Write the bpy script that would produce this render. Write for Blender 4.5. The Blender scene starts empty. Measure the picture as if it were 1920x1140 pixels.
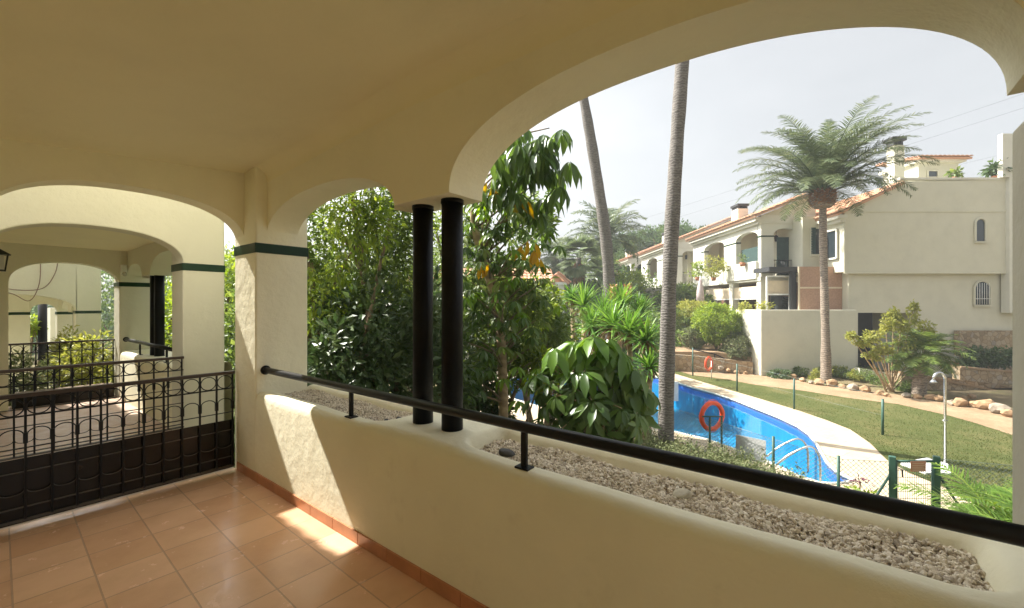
import bpy, math, random
import numpy as np
from mathutils import Vector, Matrix
from mathutils.geometry import tessellate_polygon
random.seed(7); rng = np.random.default_rng(7)
PI = math.pi
sc = bpy.context.scene
C = sc.collection
# ------------------------------------------------------------------ camera frame
CF, CR = 0.788, 0.616
F = np.array([CF, CR, 0.0]); R = np.array([CR, -CF, 0.0]); UP = np.array([0, 0, 1.0])
FP = 795.0; CZ = 1.6; GZ = -2.0
def at(px, py, d):
    u = (px - 960) / FP; v = (572 - py) / FP
    return F * d + R * u * d + UP * (CZ + v * d)
def gp(px, py, z=GZ):
    return at(px, py, (CZ - z) * FP / (py - 572))
def zz(py, d): return CZ + (572 - py) * d / FP
def rr(px, d): return (px - 960) / FP * d
LOC = Matrix(((CR, CF, 0, 0), (-CF, CR, 0, 0), (0, 0, 1, 0), (0, 0, 0, 1)))   # (r, d, z) -> world
IDM = Matrix.Identity(4)

# ------------------------------------------------------------------ materials
MATS = {}
def nm(name):
    m = bpy.data.materials.new(name); m.use_nodes = True
    nt = m.node_tree; b = nt.nodes['Principled BSDF']
    MATS[name] = m
    return m, nt, b
def noise(nt, scale, detail=4, rough=.55, coord='Object', vec=None):
    if vec is None:
        tc = nt.nodes.new('ShaderNodeTexCoord'); vec = tc.outputs[coord]
    n = nt.nodes.new('ShaderNodeTexNoise'); n.inputs['Scale'].default_value = scale
    n.inputs['Detail'].default_value = detail; n.inputs['Roughness'].default_value = rough
    nt.links.new(vec, n.inputs['Vector']); return n
def ramp(nt, fac, cols, pos=None):
    r = nt.nodes.new('ShaderNodeValToRGB'); e = r.color_ramp.elements
    n = len(cols)
    while len(e) < n: e.new(.5)
    for i, c in enumerate(cols):
        e[i].position = pos[i] if pos else i / (n - 1)
        e[i].color = (*c, 1)
    nt.links.new(fac, r.inputs['Fac']); return r
def bump(nt, b, h, strength, dist=.01, prev=None):
    k = nt.nodes.new('ShaderNodeBump'); k.inputs['Strength'].default_value = strength
    k.inputs['Distance'].default_value = dist
    nt.links.new(h, k.inputs['Height'])
    if prev: nt.links.new(prev.outputs['Normal'], k.inputs['Normal'])
    nt.links.new(k.outputs['Normal'], b.inputs['Normal']); return k
def sc3(c, k): return tuple(min(1, x * k) for x in c)
def m_plain(name, col, rough=.5, metal=0, spec=.5, nscale=6, var=.12, bmp=0, bscale=60):
    m, nt, b = nm(name)
    n = noise(nt, nscale)
    r = ramp(nt, n.outputs['Fac'], [sc3(col, 1 - var), sc3(col, 1 + var)], [.3, .7])
    nt.links.new(r.outputs['Color'], b.inputs['Base Color'])
    b.inputs['Roughness'].default_value = rough; b.inputs['Metallic'].default_value = metal
    b.inputs['Specular IOR Level'].default_value = spec
    if bmp:
        n2 = noise(nt, bscale, 5); bump(nt, b, n2.outputs['Fac'], bmp, .01)
    return m
def m_stucco(name, col, var=.04, b1=.25, stain=None):
    m, nt, b = nm(name)
    n = noise(nt, 1.3, 5, .6)
    r = ramp(nt, n.outputs['Fac'], [sc3(col, 1 - var), col, sc3(col, 1 + var * .6)], [.3, .5, .72])
    out = r.outputs['Color']
    if stain:
        n3 = noise(nt, 4.5, 6, .7)
        rs = ramp(nt, n3.outputs['Fac'], [(0, 0, 0), (1, 1, 1)], [.58, .8])
        mx = nt.nodes.new('ShaderNodeMix'); mx.data_type = 'RGBA'
        mu = nt.nodes.new('ShaderNodeMath'); mu.operation = 'MULTIPLY'; mu.inputs[1].default_value = .45
        nt.links.new(rs.outputs['Color'], mu.inputs[0]); nt.links.new(mu.outputs[0], mx.inputs['Factor'])
        nt.links.new(out, mx.inputs['A']); mx.inputs['B'].default_value = (*stain, 1); out = mx.outputs['Result']
    nt.links.new(out, b.inputs['Base Color'])
    b.inputs['Roughness'].default_value = .85; b.inputs['Specular IOR Level'].default_value = .25
    a = noise(nt, 9, 3); k = bump(nt, b, a.outputs['Fac'], b1, .02)
    c = noise(nt, 85, 4, .6); bump(nt, b, c.outputs['Fac'], b1 * .8, .004, k)
    return m
CREAM = (.88, .835, .64)
m_stucco('cream_stucco', CREAM, .06, .5, (.78, .72, .53))
m_stucco('neighbour_stucco', (.73, .70, .565), .05, .4, (.66, .62, .49))
m_stucco('planter_stucco', (.87, .825, .63), .07, .38, (.66, .60, .43))
m_stucco('house_stucco', (.61, .59, .475), .06, .2, (.50, .475, .37))
m_stucco('house_white', (.66, .645, .56), .05, .15, (.54, .52, .43))
m_stucco('ceiling_paint', (.88, .82, .58), .045, .3)
m_plain('black_metal', (.006, .007, .009), .38, 0, .3, 10, .3, .12, 140)
m_plain('column_black', (.005, .006, .008), .40, 0, .2, 3, .5, .3, 30)
m_plain('brown_metal', (.05, .032, .024), .4, 0, .5, 8, .25)
m_plain('panel_black', (.008, .007, .006), .25, 0, .35, 5, .4)
m_plain('rail_glint', (.075, .07, .065), .22, 0, .7)  # lighter than the black metal: highlights on lower rails put into the colour
m_plain('steel', (.62, .63, .64), .25, .9)
m_plain('fence_green', (.035, .10, .075), .5)
m_plain('wire', (.26, .32, .29), .5, .3)
m_plain('white_paint', (.8, .8, .78), .5)
m_plain('grey_panel', (.42, .42, .42), .6, var=.08)
m_plain('orange_plastic', (.80, .10, .03), .45, var=.08)
m_plain('dark_void', (.03, .032, .035), .7)
m_plain('glass_dark', (.03, .04, .045), .08, 0, .8)
m_plain('awning_green', (.025, .06, .055), .8, var=.2)
m_plain('blind_beige', (.66, .55, .40), .8, var=.06)
m_plain('brown_wood', (.16, .085, .05), .6, var=.3)
m_plain('reed', (.42, .26, .18), .85, var=.15, nscale=14)
m_plain('dark_stone', (.06, .06, .06), .6, var=.4, nscale=20, bmp=.3)
m_stucco('grey_stucco', (.40, .37, .29), .06, .4)
m_plain('pale_stone', (.55, .50, .38), .7, var=.15, nscale=18, bmp=.3)
m_plain('rock', (.34, .22, .12), .85, var=.45, nscale=3.5, bmp=.8, bscale=12)
m_plain('rock_grey', (.30, .25, .19), .85, var=.4, nscale=3.5, bmp=.8, bscale=12)
m_plain('soil', (.15, .11, .075), .95, var=.35, nscale=2, bmp=.7, bscale=14)
m_plain('cable', (.05, .05, .055), .6)
m_plain('wire_brown', (.22, .12, .09), .6)
m_plain('sign_brown', (.46, .20, .12), .6)
m_plain('sign_red', (.45, .06, .05), .5)
m_plain('umbrella_cloth', (.55, .45, .46), .8)
m_plain('pot', (.40, .17, .09), .8)
m_plain('awning_fabric', (.42, .40, .36), .8)
m_plain('orange_flower', (.55, .31, .17), .7)
m_plain('purple_leaf', (.11, .03, .05), .6)
m_plain('lamp_glass', (.6, .58, .5), .2)
m_plain('skirting', (.50, .22, .11), .35, var=.16, nscale=7)
# tile band
m, nt, b = nm('green_tile')
n = noise(nt, 14); r = ramp(nt, n.outputs['Fac'], [(.005, .026, .010), (.012, .045, .018)])
nt.links.new(r.outputs['Color'], b.inputs['Base Color']); b.inputs['Roughness'].default_value = .38; b.inputs['Specular IOR Level'].default_value = .25
# floor tiles
def m_floor(name, c1, c2, mort, rot=1.5, w=.317, h=.32, off=(0, 0), rough=.24):
    m, nt, b = nm(name)
    tc = nt.nodes.new('ShaderNodeTexCoord'); mp = nt.nodes.new('ShaderNodeMapping')
    nt.links.new(tc.outputs['Object'], mp.inputs['Vector'])
    mp.inputs['Rotation'].default_value = (0, 0, math.radians(rot)); mp.inputs['Location'].default_value = (off[0], off[1], 0)
    br = nt.nodes.new('ShaderNodeTexBrick'); br.offset = 0; br.squash = 1
    nt.links.new(mp.outputs['Vector'], br.inputs['Vector'])
    br.inputs['Scale'].default_value = 1; br.inputs['Brick Width'].default_value = w; br.inputs['Row Height'].default_value = h
    br.inputs['Mortar Size'].default_value = .0045; br.inputs['Mortar Smooth'].default_value = .3
    br.inputs['Color1'].default_value = (*c1, 1); br.inputs['Color2'].default_value = (*c2, 1); br.inputs['Mortar'].default_value = (*mort, 1)
    n = noise(nt, 3.2, 5, .6); r = ramp(nt, n.outputs['Fac'], [(.72, .68, .66), (.95, .95, .95), (1.0, 1.04, 1.10)], [.2, .55, .85])
    mx = nt.nodes.new('ShaderNodeMix'); mx.data_type = 'RGBA'; mx.blend_type = 'MULTIPLY'; mx.inputs['Factor'].default_value = .55
    nt.links.new(br.outputs['Color'], mx.inputs['A']); nt.links.new(r.outputs['Color'], mx.inputs['B'])
    nt.links.new(mx.outputs['Result'], b.inputs['Base Color'])
    n2 = noise(nt, 7, 5, .65)
    rg = ramp(nt, n2.outputs['Fac'], [(rough * .75,) * 3, (rough * 1.9,) * 3], [.3, .75])
    nt.links.new(rg.outputs['Color'], b.inputs['Roughness'])
    b.inputs['Specular IOR Level'].default_value = .5
    iv = nt.nodes.new('ShaderNodeMath'); iv.operation = 'SUBTRACT'; iv.inputs[0].default_value = 1
    nt.links.new(br.outputs['Fac'], iv.inputs[1])
    k = bump(nt, b, iv.outputs[0], .8, .003)
    n3 = noise(nt, 5, 3); bump(nt, b, n3.outputs['Fac'], .22, .012, k)
    return m
m_floor('terracotta_tile', (.84, .54, .35), (.72, .43, .26), (.58, .39, .27), 1.5, off=(-.05, .02), rough=.17)
m_floor('pale_tile', (.46, .32, .22), (.42, .29, .20), (.42, .33, .25), 0, rough=.4)
m_floor('deck_tile', (.52, .43, .31), (.46, .37, .26), (.36, .29, .20), 20, .6, .4, rough=.8)
# grass / ground
def m_ground(name, cols, s1=.6, s2=18, bscale=60, bs=.8):
    m, nt, b = nm(name)
    a = noise(nt, s1, 5, .6); c = noise(nt, s2, 4, .7)
    mi = nt.nodes.new('ShaderNodeMath'); mi.operation = 'MULTIPLY_ADD'; mi.inputs[1].default_value = .45; 
    nt.links.new(c.outputs['Fac'], mi.inputs[0]); 
    mu = nt.nodes.new('ShaderNodeMath'); mu.operation = 'MULTIPLY'; mu.inputs[1].default_value = .6
    nt.links.new(a.outputs['Fac'], mu.inputs[0]); nt.links.new(mu.outputs[0], mi.inputs[2])
    r = ramp(nt, mi.outputs[0], cols, [.32, .5, .68][:len(cols)])
    nt.links.new(r.outputs['Color'], b.inputs['Base Color']); b.inputs['Roughness'].default_value = .95
    b.inputs['Specular IOR Level'].default_value = .15
    d = noise(nt, bscale, 4, .7); bump(nt, b, d.outputs['Fac'], bs, .04)
    return m
m_ground('lawn_grass', [(.055, .073, .022), (.088, .104, .032), (.17, .148, .064)])
m_ground('earth', [(.14, .12, .07), (.22, .17, .10), (.15, .17, .06)])
m_ground('sand_path', [(.26, .17, .10), (.34, .235, .145), (.42, .31, .20)], 1.2, 10)
# stone wall
m, nt, b = nm('stone_wall')
tc = nt.nodes.new('ShaderNodeTexCoord'); v = nt.nodes.new('ShaderNodeTexVoronoi'); v.inputs['Scale'].default_value = 4.5
v2 = nt.nodes.new('ShaderNodeTexVoronoi'); v2.feature = 'DISTANCE_TO_EDGE'; v2.inputs['Scale'].default_value = 4.5
nt.links.new(tc.outputs['Object'], v.inputs['Vector']); nt.links.new(tc.outputs['Object'], v2.inputs['Vector'])
r = ramp(nt, v.outputs['Color'], [(.22, .17, .11), (.34, .25, .15), (.42, .33, .22), (.27, .24, .20)])
r2 = ramp(nt, v2.outputs['Distance'], [(.62, .58, .52), (1, 1, 1)], [.0, .09])
mx = nt.nodes.new('ShaderNodeMix'); mx.data_type = 'RGBA'; mx.blend_type = 'MULTIPLY'; mx.inputs['Factor'].default_value = 1
nt.links.new(r.outputs['Color'], mx.inputs['A']); nt.links.new(r2.outputs['Color'], mx.inputs['B'])
nt.links.new(mx.outputs['Result'], b.inputs['Base Color']); b.inputs['Roughness'].default_value = .9
k = bump(nt, b, r2.outputs['Color'], .8, .03); n = noise(nt, 14); bump(nt, b, n.outputs['Fac'], .6, .02, k)
# roof tiles
def m_island(name, cols, rough=.8, trans=0, spec=.3, nz=.35, nscale=1.2):
    m, nt, b = nm(name)
    g = nt.nodes.new('ShaderNodeNewGeometry')
    n = noise(nt, nscale, 3)
    mi = nt.nodes.new('ShaderNodeMix'); mi.data_type = 'FLOAT'; mi.inputs['Factor'].default_value = nz
    nt.links.new(g.outputs['Random Per Island'], mi.inputs['A']); nt.links.new(n.outputs['Fac'], mi.inputs['B'])
    r = ramp(nt, mi.outputs['Result'], cols)
    nt.links.new(r.outputs['Color'], b.inputs['Base Color']); b.inputs['Roughness'].default_value = rough
    b.inputs['Specular IOR Level'].default_value = spec
    if trans:
        t = nt.nodes.new('ShaderNodeBsdfTranslucent'); hs = nt.nodes.new('ShaderNodeHueSaturation')
        hs.inputs['Value'].default_value = 1.7; hs.inputs['Saturation'].default_value = 1.1; hs.inputs['Hue'].default_value = .485
        nt.links.new(r.outputs['Color'], hs.inputs['Color']); nt.links.new(hs.outputs['Color'], t.inputs['Color'])
        ms = nt.nodes.new('ShaderNodeMixShader'); ms.inputs[0].default_value = trans
        nt.links.new(b.outputs[0], ms.inputs[1]); nt.links.new(t.outputs[0], ms.inputs[2])
        nt.links.new(ms.outputs[0], nt.nodes['Material Output'].inputs['Surface'])
    return m
m_island('roof_tile', [(.40, .20, .12), (.56, .31, .20), (.62, .42, .30)], .85, 0, .2, .7, 2.0)
m_island('gravel', [(.30, .25, .19), (.64, .56, .44), (.78, .70, .57), (.90, .85, .74)], .85, 0, .2, .15)
m_island('leaf_mid', [(.045, .085, .02), (.095, .155, .036), (.16, .225, .055), (.27, .32, .09)], .45, .35, .45)
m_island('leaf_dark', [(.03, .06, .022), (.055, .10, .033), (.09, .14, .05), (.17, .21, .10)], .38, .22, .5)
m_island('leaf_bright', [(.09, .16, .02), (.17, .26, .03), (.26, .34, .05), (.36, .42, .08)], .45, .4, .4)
m_island('leaf_yellow', [(.13, .17, .035), (.23, .26, .055), (.32, .33, .085), (.42, .40, .13)], .5, .4, .3)
m_island('leaf_gold', [(.42, .24, .02), (.52, .34, .03), (.40, .38, .05)], .5, .45, .3)
m_island('leaf_big', [(.04, .085, .022), (.07, .135, .028), (.11, .19, .04), (.17, .27, .055)], .3, .3, .5)
m_island('leaf_biglit', [(.10, .20, .02), (.16, .30, .03), (.24, .38, .04)], .3, .4, .5)  # brighter copy of the big leaf, sunlight put into its colour
m_island('palm_leaf', [(.05, .075, .04), (.085, .12, .06), (.14, .18, .09), (.24, .25, .12)], .5, .25, .35)
m_island('palm_far', [(.09, .13, .07), (.14, .19, .09), (.22, .26, .13)], .6, .25, .25)
m_island('hedge_grey', [(.06, .085, .035), (.11, .14, .06), (.19, .21, .10), (.28, .28, .16)], .7, .2, .2)
m_island('pine_leaf', [(.05, .10, .03), (.085, .16, .04), (.13, .22, .06)], .8, .15, .2)
m_island('dry_leaf', [(.30, .16, .08), (.20, .12, .07), (.40, .22, .12)], .8, .2, .2)
m_island('yucca_leaf', [(.06, .14, .03), (.10, .22, .04), (.18, .32, .06), (.30, .40, .12)], .42, .3, .4)
def m_trunk(name, c1, c2, ring=9, s=.6):
    m, nt, b = nm(name)
    tc = nt.nodes.new('ShaderNodeTexCoord')
    w = nt.nodes.new('ShaderNodeTexWave'); w.bands_direction = 'Z'; w.inputs['Scale'].default_value = ring
    w.inputs['Distortion'].default_value = 7; w.inputs['Detail'].default_value = 3; w.inputs['Detail Scale'].default_value = 2.5
    nt.links.new(tc.outputs['Object'], w.inputs['Vector'])
    n = noise(nt, 7, 6, .7)
    mi = nt.nodes.new('ShaderNodeMix'); mi.data_type = 'FLOAT'; mi.inputs['Factor'].default_value = .68
    nt.links.new(w.outputs['Fac'], mi.inputs['A']); nt.links.new(n.outputs['Fac'], mi.inputs['B'])
    r = ramp(nt, mi.outputs['Result'], [c1, c2], [.2, .75])
    nt.links.new(r.outputs['Color'], b.inputs['Base Color']); b.inputs['Roughness'].default_value = .9
    bump(nt, b, mi.outputs['Result'], s, .02)
m_trunk('palm_trunk', (.075, .066, .06), (.24, .22, .20), 6, .8)
m_trunk('date_trunk', (.09, .065, .05), (.34, .28, .22), 3.2, 1)
m_trunk('bark', (.10, .075, .05), (.30, .22, .14), 1.5)
m_trunk('bark_pale', (.26, .19, .12), (.48, .36, .22), 2)
# water & pool
m, nt, b = nm('pool_tile')
br = nt.nodes.new('ShaderNodeTexBrick'); br.offset = 0
tc = nt.nodes.new('ShaderNodeTexCoord'); nt.links.new(tc.outputs['Object'], br.inputs['Vector'])
br.inputs['Scale'].default_value = 1; br.inputs['Brick Width'].default_value = .25; br.inputs['Row Height'].default_value = .25
br.inputs['Mortar Size'].default_value = .006
br.inputs['Color1'].default_value = (.004, .225, .43, 1); br.inputs['Color2'].default_value = (.006, .25, .46, 1); br.inputs['Mortar'].default_value = (.02, .29, .52, 1)
nt.links.new(br.outputs['Color'], b.inputs['Base Color']); b.inputs['Roughness'].default_value = .5
m, nt, b = nm('pool_band')
n = noise(nt, 30); r = ramp(nt, n.outputs['Fac'], [(.03, .11, .42), (.06, .2, .6)]); nt.links.new(r.outputs['Color'], b.inputs['Base Color']); b.inputs['Roughness'].default_value = .3
m, nt, b = nm('water')
nt.nodes.remove(b)
tr = nt.nodes.new('ShaderNodeBsdfTransparent'); tr.inputs['Color'].default_value = (.80, .96, 1, 1)
gl = nt.nodes.new('ShaderNodeBsdfGlossy'); gl.inputs['Roughness'].default_value = .04
fr = nt.nodes.new('ShaderNodeFresnel'); fr.inputs['IOR'].default_value = 1.33
n = noise(nt, 2.2, 3, .6)
k = nt.nodes.new('ShaderNodeBump'); k.inputs['Strength'].default_value = .16; k.inputs['Distance'].default_value = .04
nt.links.new(n.outputs['Fac'], k.inputs['Height']); nt.links.new(k.outputs['Normal'], gl.inputs['Normal']); nt.links.new(k.outputs['Normal'], fr.inputs['Normal'])
ms = nt.nodes.new('ShaderNodeMixShader'); mul = nt.nodes.new('ShaderNodeMath'); mul.operation = 'MULTIPLY'; mul.inputs[1].default_value = .5
nt.links.new(fr.outputs[0], mul.inputs[0]); nt.links.new(mul.outputs[0], ms.inputs[0])
nt.links.new(tr.outputs[0], ms.inputs[1]); nt.links.new(gl.outputs[0], ms.inputs[2])
nt.links.new(ms.outputs[0], nt.nodes['Material Output'].inputs['Surface'])

# ------------------------------------------------------------------ object helpers
def link(o, parent=None):
    C.objects.link(o)
    if parent is not None:
        o.parent = parent
        o.matrix_parent_inverse = Matrix.Translation(parent.location).inverted() if parent.get('_t') else Matrix.Identity(4)
    return o
def tag(o, label=None, cat=None, group=None, kind=None):
    if label: o['label'] = label
    if cat: o['category'] = cat
    if group: o['group'] = group
    if kind: o['kind'] = kind
    return o
def thing(name, label, cat, loc=(0, 0, 0), group=None):
    o = bpy.data.objects.new(name, None); o.empty_display_size = .1
    o.location = Vector([float(a) for a in loc]); C.objects.link(o); o['_t'] = 1
    return tag(o, label, cat, group)
ALLT = []
class MB:
    def __init__(s, M=IDM): s.v = []; s.f = []; s.M = M; s.smooth = []
    def add(s, vs, fs, smooth=False):
        o = len(s.v)
        s.v += [tuple(s.M @ Vector([float(a) for a in p])) for p in vs]
        s.f += [tuple(i + o for i in q) for q in fs]; s.smooth += [smooth] * len(fs)
    def box(s, x0, x1, y0, y1, z0, z1):
        s.add([(x0, y0, z0), (x1, y0, z0), (x1, y1, z0), (x0, y1, z0), (x0, y0, z1), (x1, y0, z1), (x1, y1, z1), (x0, y1, z1)],
              [(0, 3, 2, 1), (4, 5, 6, 7), (0, 1, 5, 4), (1, 2, 6, 5), (2, 3, 7, 6), (3, 0, 4, 7)])
        return s
    def tube(s, pts, rad, n=10, closed=False, caps=True, smooth=True, up=None):
        P = [Vector([float(a) for a in p]) for p in pts]; N = len(P)
        if not hasattr(rad, '__len__'): rad = [rad] * N
        vs = []; prev = None
        for i in range(N):
            if closed: t = P[(i + 1) % N] - P[i - 1]
            else: t = P[min(i + 1, N - 1)] - P[max(i - 1, 0)]
            t.normalize()
            a = Vector(up) if up else (Vector((0, 0, 1)) if abs(t.z) < .9 else Vector((1, 0, 0)))
            if prev is not None and not up: a = prev
            b1 = t.cross(a).normalized(); c1 = b1.cross(t).normalized(); prev = c1
            for k in range(n):
                an = 2 * PI * (k + .5) / n
                vs.append(P[i] + b1 * math.cos(an) * rad[i] + c1 * math.sin(an) * rad[i])
        fs = []
        for i in range(N if closed else N - 1):
            j = (i + 1) % N
            for k in range(n):
                l = (k + 1) % n
                fs.append((i * n + k, i * n + l, j * n + l, j * n + k))
        if caps and not closed:
            fs.append(tuple(range(n - 1, -1, -1))); fs.append(tuple((N - 1) * n + k for k in range(n)))
        s.add(vs, fs, smooth); return s
    def bar(s, a, b, w):   # square bar
        return s.tube([a, b], w * .707, 4, smooth=False)
    def prism(s, poly, axis_fn, t0, t1):  # polygon (a,b) -> axis_fn(a,b,t)
        n = len(poly)
        vs = [axis_fn(a, b, t0) for a, b in poly] + [axis_fn(a, b, t1) for a, b in poly]
        fs = [tuple(range(n)), tuple(range(2 * n - 1, n - 1, -1))] + [(i, i + n, (i + 1) % n + n, (i + 1) % n) for i in range(n)]
        s.add(vs, fs); return s
    def build(s, name, mat, parent=None, bevel=0, segs=2):
        me = bpy.data.meshes.new(name); me.from_pydata(s.v, [], s.f)
        me.polygons.foreach_set('use_smooth', s.smooth); me.materials.append(MATS[mat])
        import bmesh
        bm = bmesh.new(); bm.from_mesh(me)
        if len(s.v) < 60000: bmesh.ops.recalc_face_normals(bm, faces=bm.faces)
        bm.to_mesh(me); bm.free(); me.update()
        o = bpy.data.objects.new(name, me); link(o, parent)
        if bevel:
            b = o.modifiers.new('bevel', 'BEVEL'); b.width = bevel; b.segments = segs; b.limit_method = 'ANGLE'; b.angle_limit = math.radians(35)
        return o
def poly_sheet(name, mat, outer, holes=(), z=GZ, thick=0, parent=None):
    loops = [[Vector((float(p[0]), float(p[1]), 0)) for p in outer]] + [[Vector((float(p[0]), float(p[1]), 0)) for p in h] for h in holes]
    tris = tessellate_polygon(loops)
    vs = [(p.x, p.y, z) for l in loops for p in l]
    fs = [t for t in tris]
    m = MB()
    if thick:
        n = len(vs); k = 0
        fs2 = []
        for l in loops:
            L = len(l)
            fs2 += [(k + i, k + (i + 1) % L, k + (i + 1) % L + n, k + i + n) for i in range(L)]; k += L
        m.add(vs + [(a, b, c - thick) for a, b, c in vs], list(fs) + fs2)
    else: m.add(vs, list(fs))
    o = m.build(name, mat, parent)
    # face up
    me = o.data
    if thick == 0:
        for p in me.polygons:
            if p.normal.z < 0: p.flip()
        me.update()
    return o
def arch(s, c, a, z0, rise, p=2.3):
    t = min(1, abs((s - c) / a)); return z0 + rise * max(0, 1 - t ** p) ** (1 / p)
def arch_samples(c, a, n=60):
    return [c - a * math.cos(PI * i / n) for i in range(n + 1)]
def profile(parts):
    """parts: list of ('flat',s0,s1,z) or ('arch',s0,s1,z0,rise,p) -> list of (s,z)"""
    out = []
    for q in parts:
        if q[0] == 'flat': out += [(q[1], q[3]), (q[2], q[3])]
        else:
            c = (q[1] + q[2]) / 2; a = (q[2] - q[1]) / 2
            out += [(s, arch(s, c, a, q[3], q[4], q[5] if len(q) > 5 else 2.3)) for s in arch_samples(c, a)]
    return out
def arch_wall(mb, prof, top, fn, t0, t1):
    """fn(s,t,z)->point ; top: number or function of s"""
    tf = top if callable(top) else (lambda s: top)
    pr = []
    for q in prof:
        if not pr or abs(pr[-1][0] - q[0]) > 1e-6 or abs(pr[-1][1] - q[1]) > 1e-6: pr.append(q)
    vs = []; 
    for s, z in pr: vs += [fn(s, t0, z), fn(s, t0, tf(s)), fn(s, t1, z), fn(s, t1, tf(s))]
    fs = []
    for i in range(len(pr) - 1):
        a = i * 4; b = a + 4
        fs.append((a, b, b + 2, a + 2))
        if abs(pr[i][0] - pr[i + 1][0]) > 1e-6:
            fs += [(a, a + 1, b + 1, b), (a + 2, b + 2, b + 3, a + 3), (a + 1, a + 3, b + 3, b + 1)]
    e = (len(pr) - 1) * 4
    fs += [(0, 2, 3, 1), (e, e + 1, e + 3, e + 2)]
    mb.add(vs, fs)
YX = lambda s, t, z: (t, s, z)     # wall along Y, thickness in X
XY = lambda s, t, z: (s, t, z)     # wall along X, thickness in Y

# ---------- foliage (vectorised templates)
def norm(a): return a / np.maximum(1e-9, np.linalg.norm(a, axis=-1, keepdims=True))
T_LEAF4 = (np.array([[0, 0, 0], [.45, .5, .06], [.45, -.5, .06], [1, 0, -.08], [.5, 0, -.02]]), [(0, 4, 1), (0, 2, 4), (4, 3, 1), (4, 2, 3)])
T_BIG = (np.array([[0, 0, 0], [.25, .38, .05], [.25, 0, 0], [.25, -.38, .05], [.65, .48, .0], [.65, 0, -.06], [.65, -.48, .0], [1, 0, -.22]]),
         [(0, 2, 1), (0, 3, 2), (2, 5, 4, 1), (3, 6, 5, 2), (5, 7, 4), (6, 7, 5)])
T_BLADE = (np.array([[0, .5, 0], [0, -.5, 0], [.4, .6, .04], [.4, -.6, .04], [.8, .35, -.02], [.8, -.35, -.02], [1, 0, -.10]]),
           [(0, 1, 3, 2), (2, 3, 5, 4), (4, 5, 6)])
T_LEAF2 = (np.array([[0, 0, 0], [.45, .5, .05], [1, 0, -.05], [.45, -.5, .05]]), [(0, 3, 2, 1)])
def leaves_mesh(P, D, N, L, W, T):
    """P base (n,3) D axis N approx normal L,W (n,)"""
    D = norm(D); S = norm(np.cross(N, D)); Nn = np.cross(D, S)
    tv, tf = T
    V = P[:, None, :] + tv[None, :, 0, None] * D[:, None, :] * L[:, None, None] + tv[None, :, 1, None] * S[:, None, :] * W[:, None, None] + tv[None, :, 2, None] * Nn[:, None, :] * L[:, None, None]
    k = len(tv); n = len(P)
    faces = []
    off = np.arange(n) * k
    for f in tf: faces.append((off[:, None] + np.array(f)[None, :]).tolist())
    fl = [tuple(q) for g in faces for q in g]
    return V.reshape(-1, 3), fl
class LV:
    def __init__(s): s.V = []; s.F = []; s.n = 0
    def put(s, P, D, N, L, W, T=T_LEAF4):
        V, fl = leaves_mesh(P, D, N, L, W, T)
        s.V.append(V); o = s.n
        s.F += [tuple(i + o for i in q) for q in fl]; s.n += len(V)
    def build(s, name, mat, parent=None, smooth=False):
        me = bpy.data.meshes.new(name); V = np.concatenate(s.V)
        me.from_pydata(V.tolist(), [], s.F); me.materials.append(MATS[mat])
        if smooth: me.polygons.foreach_set('use_smooth', [True] * len(me.polygons))
        o = bpy.data.objects.new(name, me); link(o, parent); return o
def rdir(n, zb=0.0):
    v = rng.normal(size=(n, 3)); v = norm(v); v[:, 2] += zb; return norm(v)
def cloud(lv, c, rad, n, L, W, clumps=30, cr=.28, T=T_LEAF4, shell=.55, droop=-.2, keep=None):
    """clumped leaves in an ellipsoid"""
    c = np.array(c, float); rad = np.array(rad, float)
    d = rdir(clumps); rad_k = (shell + (1 - shell) * rng.random(clumps)) ** 1
    K = d * rad_k[:, None] * rng.uniform(.82, 1.06, (clumps, 1))
    sz = rng.uniform(.6, 1.3, clumps)
    idx = rng.integers(0, clumps, n)
    off = rng.normal(size=(n, 3)); off = norm(off) * (rng.random((n, 1)) ** .45) * cr * sz[idx][:, None]
    Q = K[idx] + off
    P = c + Q * rad
    out = norm(Q) * .5 + norm(off) * .7 + rng.normal(size=(n, 3)) * .5; out[:, 2] += droop
    N = rng.normal(size=(n, 3)) * .6 + np.array([0, 0, 1.0]) + norm(Q) * .5
    if keep is not None:
        k = keep(P); P, out, N = P[k], out[k], N[k]; n = len(P)
    s = rng.uniform(.45, 1.35, n)
    lv.put(P, out, N, L * s, W * s, T)
def umbrella(lv, c, up, nl, L, W, droop=.5, T=T_BIG, ph=0):
    """palmate leaf: nl leaflets radiating from c"""
    up = norm(np.array(up, float)); a = norm(np.cross(up, [.3, .9, .2])); b = np.cross(up, a)
    an = ph + np.arange(nl) * 2 * PI / nl + rng.normal(size=nl) * .08
    D = np.cos(an)[:, None] * a + np.sin(an)[:, None] * b
    dr = droop * rng.uniform(.7, 1.3, nl)
    D = norm(D + up * .15); D[:, 2] -= dr
    N = np.tile(up, (nl, 1)) + np.cos(an)[:, None] * a * .7 + np.sin(an)[:, None] * b * .7
    P = np.tile(np.array(c, float), (nl, 1)) + norm(D) * .03
    s = rng.uniform(.75, 1.1, nl)
    lv.put(P, D, N, L * s, W * s, T)
def rosette(lv, c, n, L, W, zb=.35, T=T_BLADE):
    D = rdir(n, zb); D = D[D[:, 2] > -.55]; n = len(D)
    P = np.array(c, float) + D * L * .06
    N = np.tile([0, 0, 1.0], (n, 1)) + rng.normal(size=(n, 3)) * .2
    s = rng.uniform(.7, 1.1, n)
    lv.put(P, D, N, L * s, np.full(n, W), T)
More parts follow.
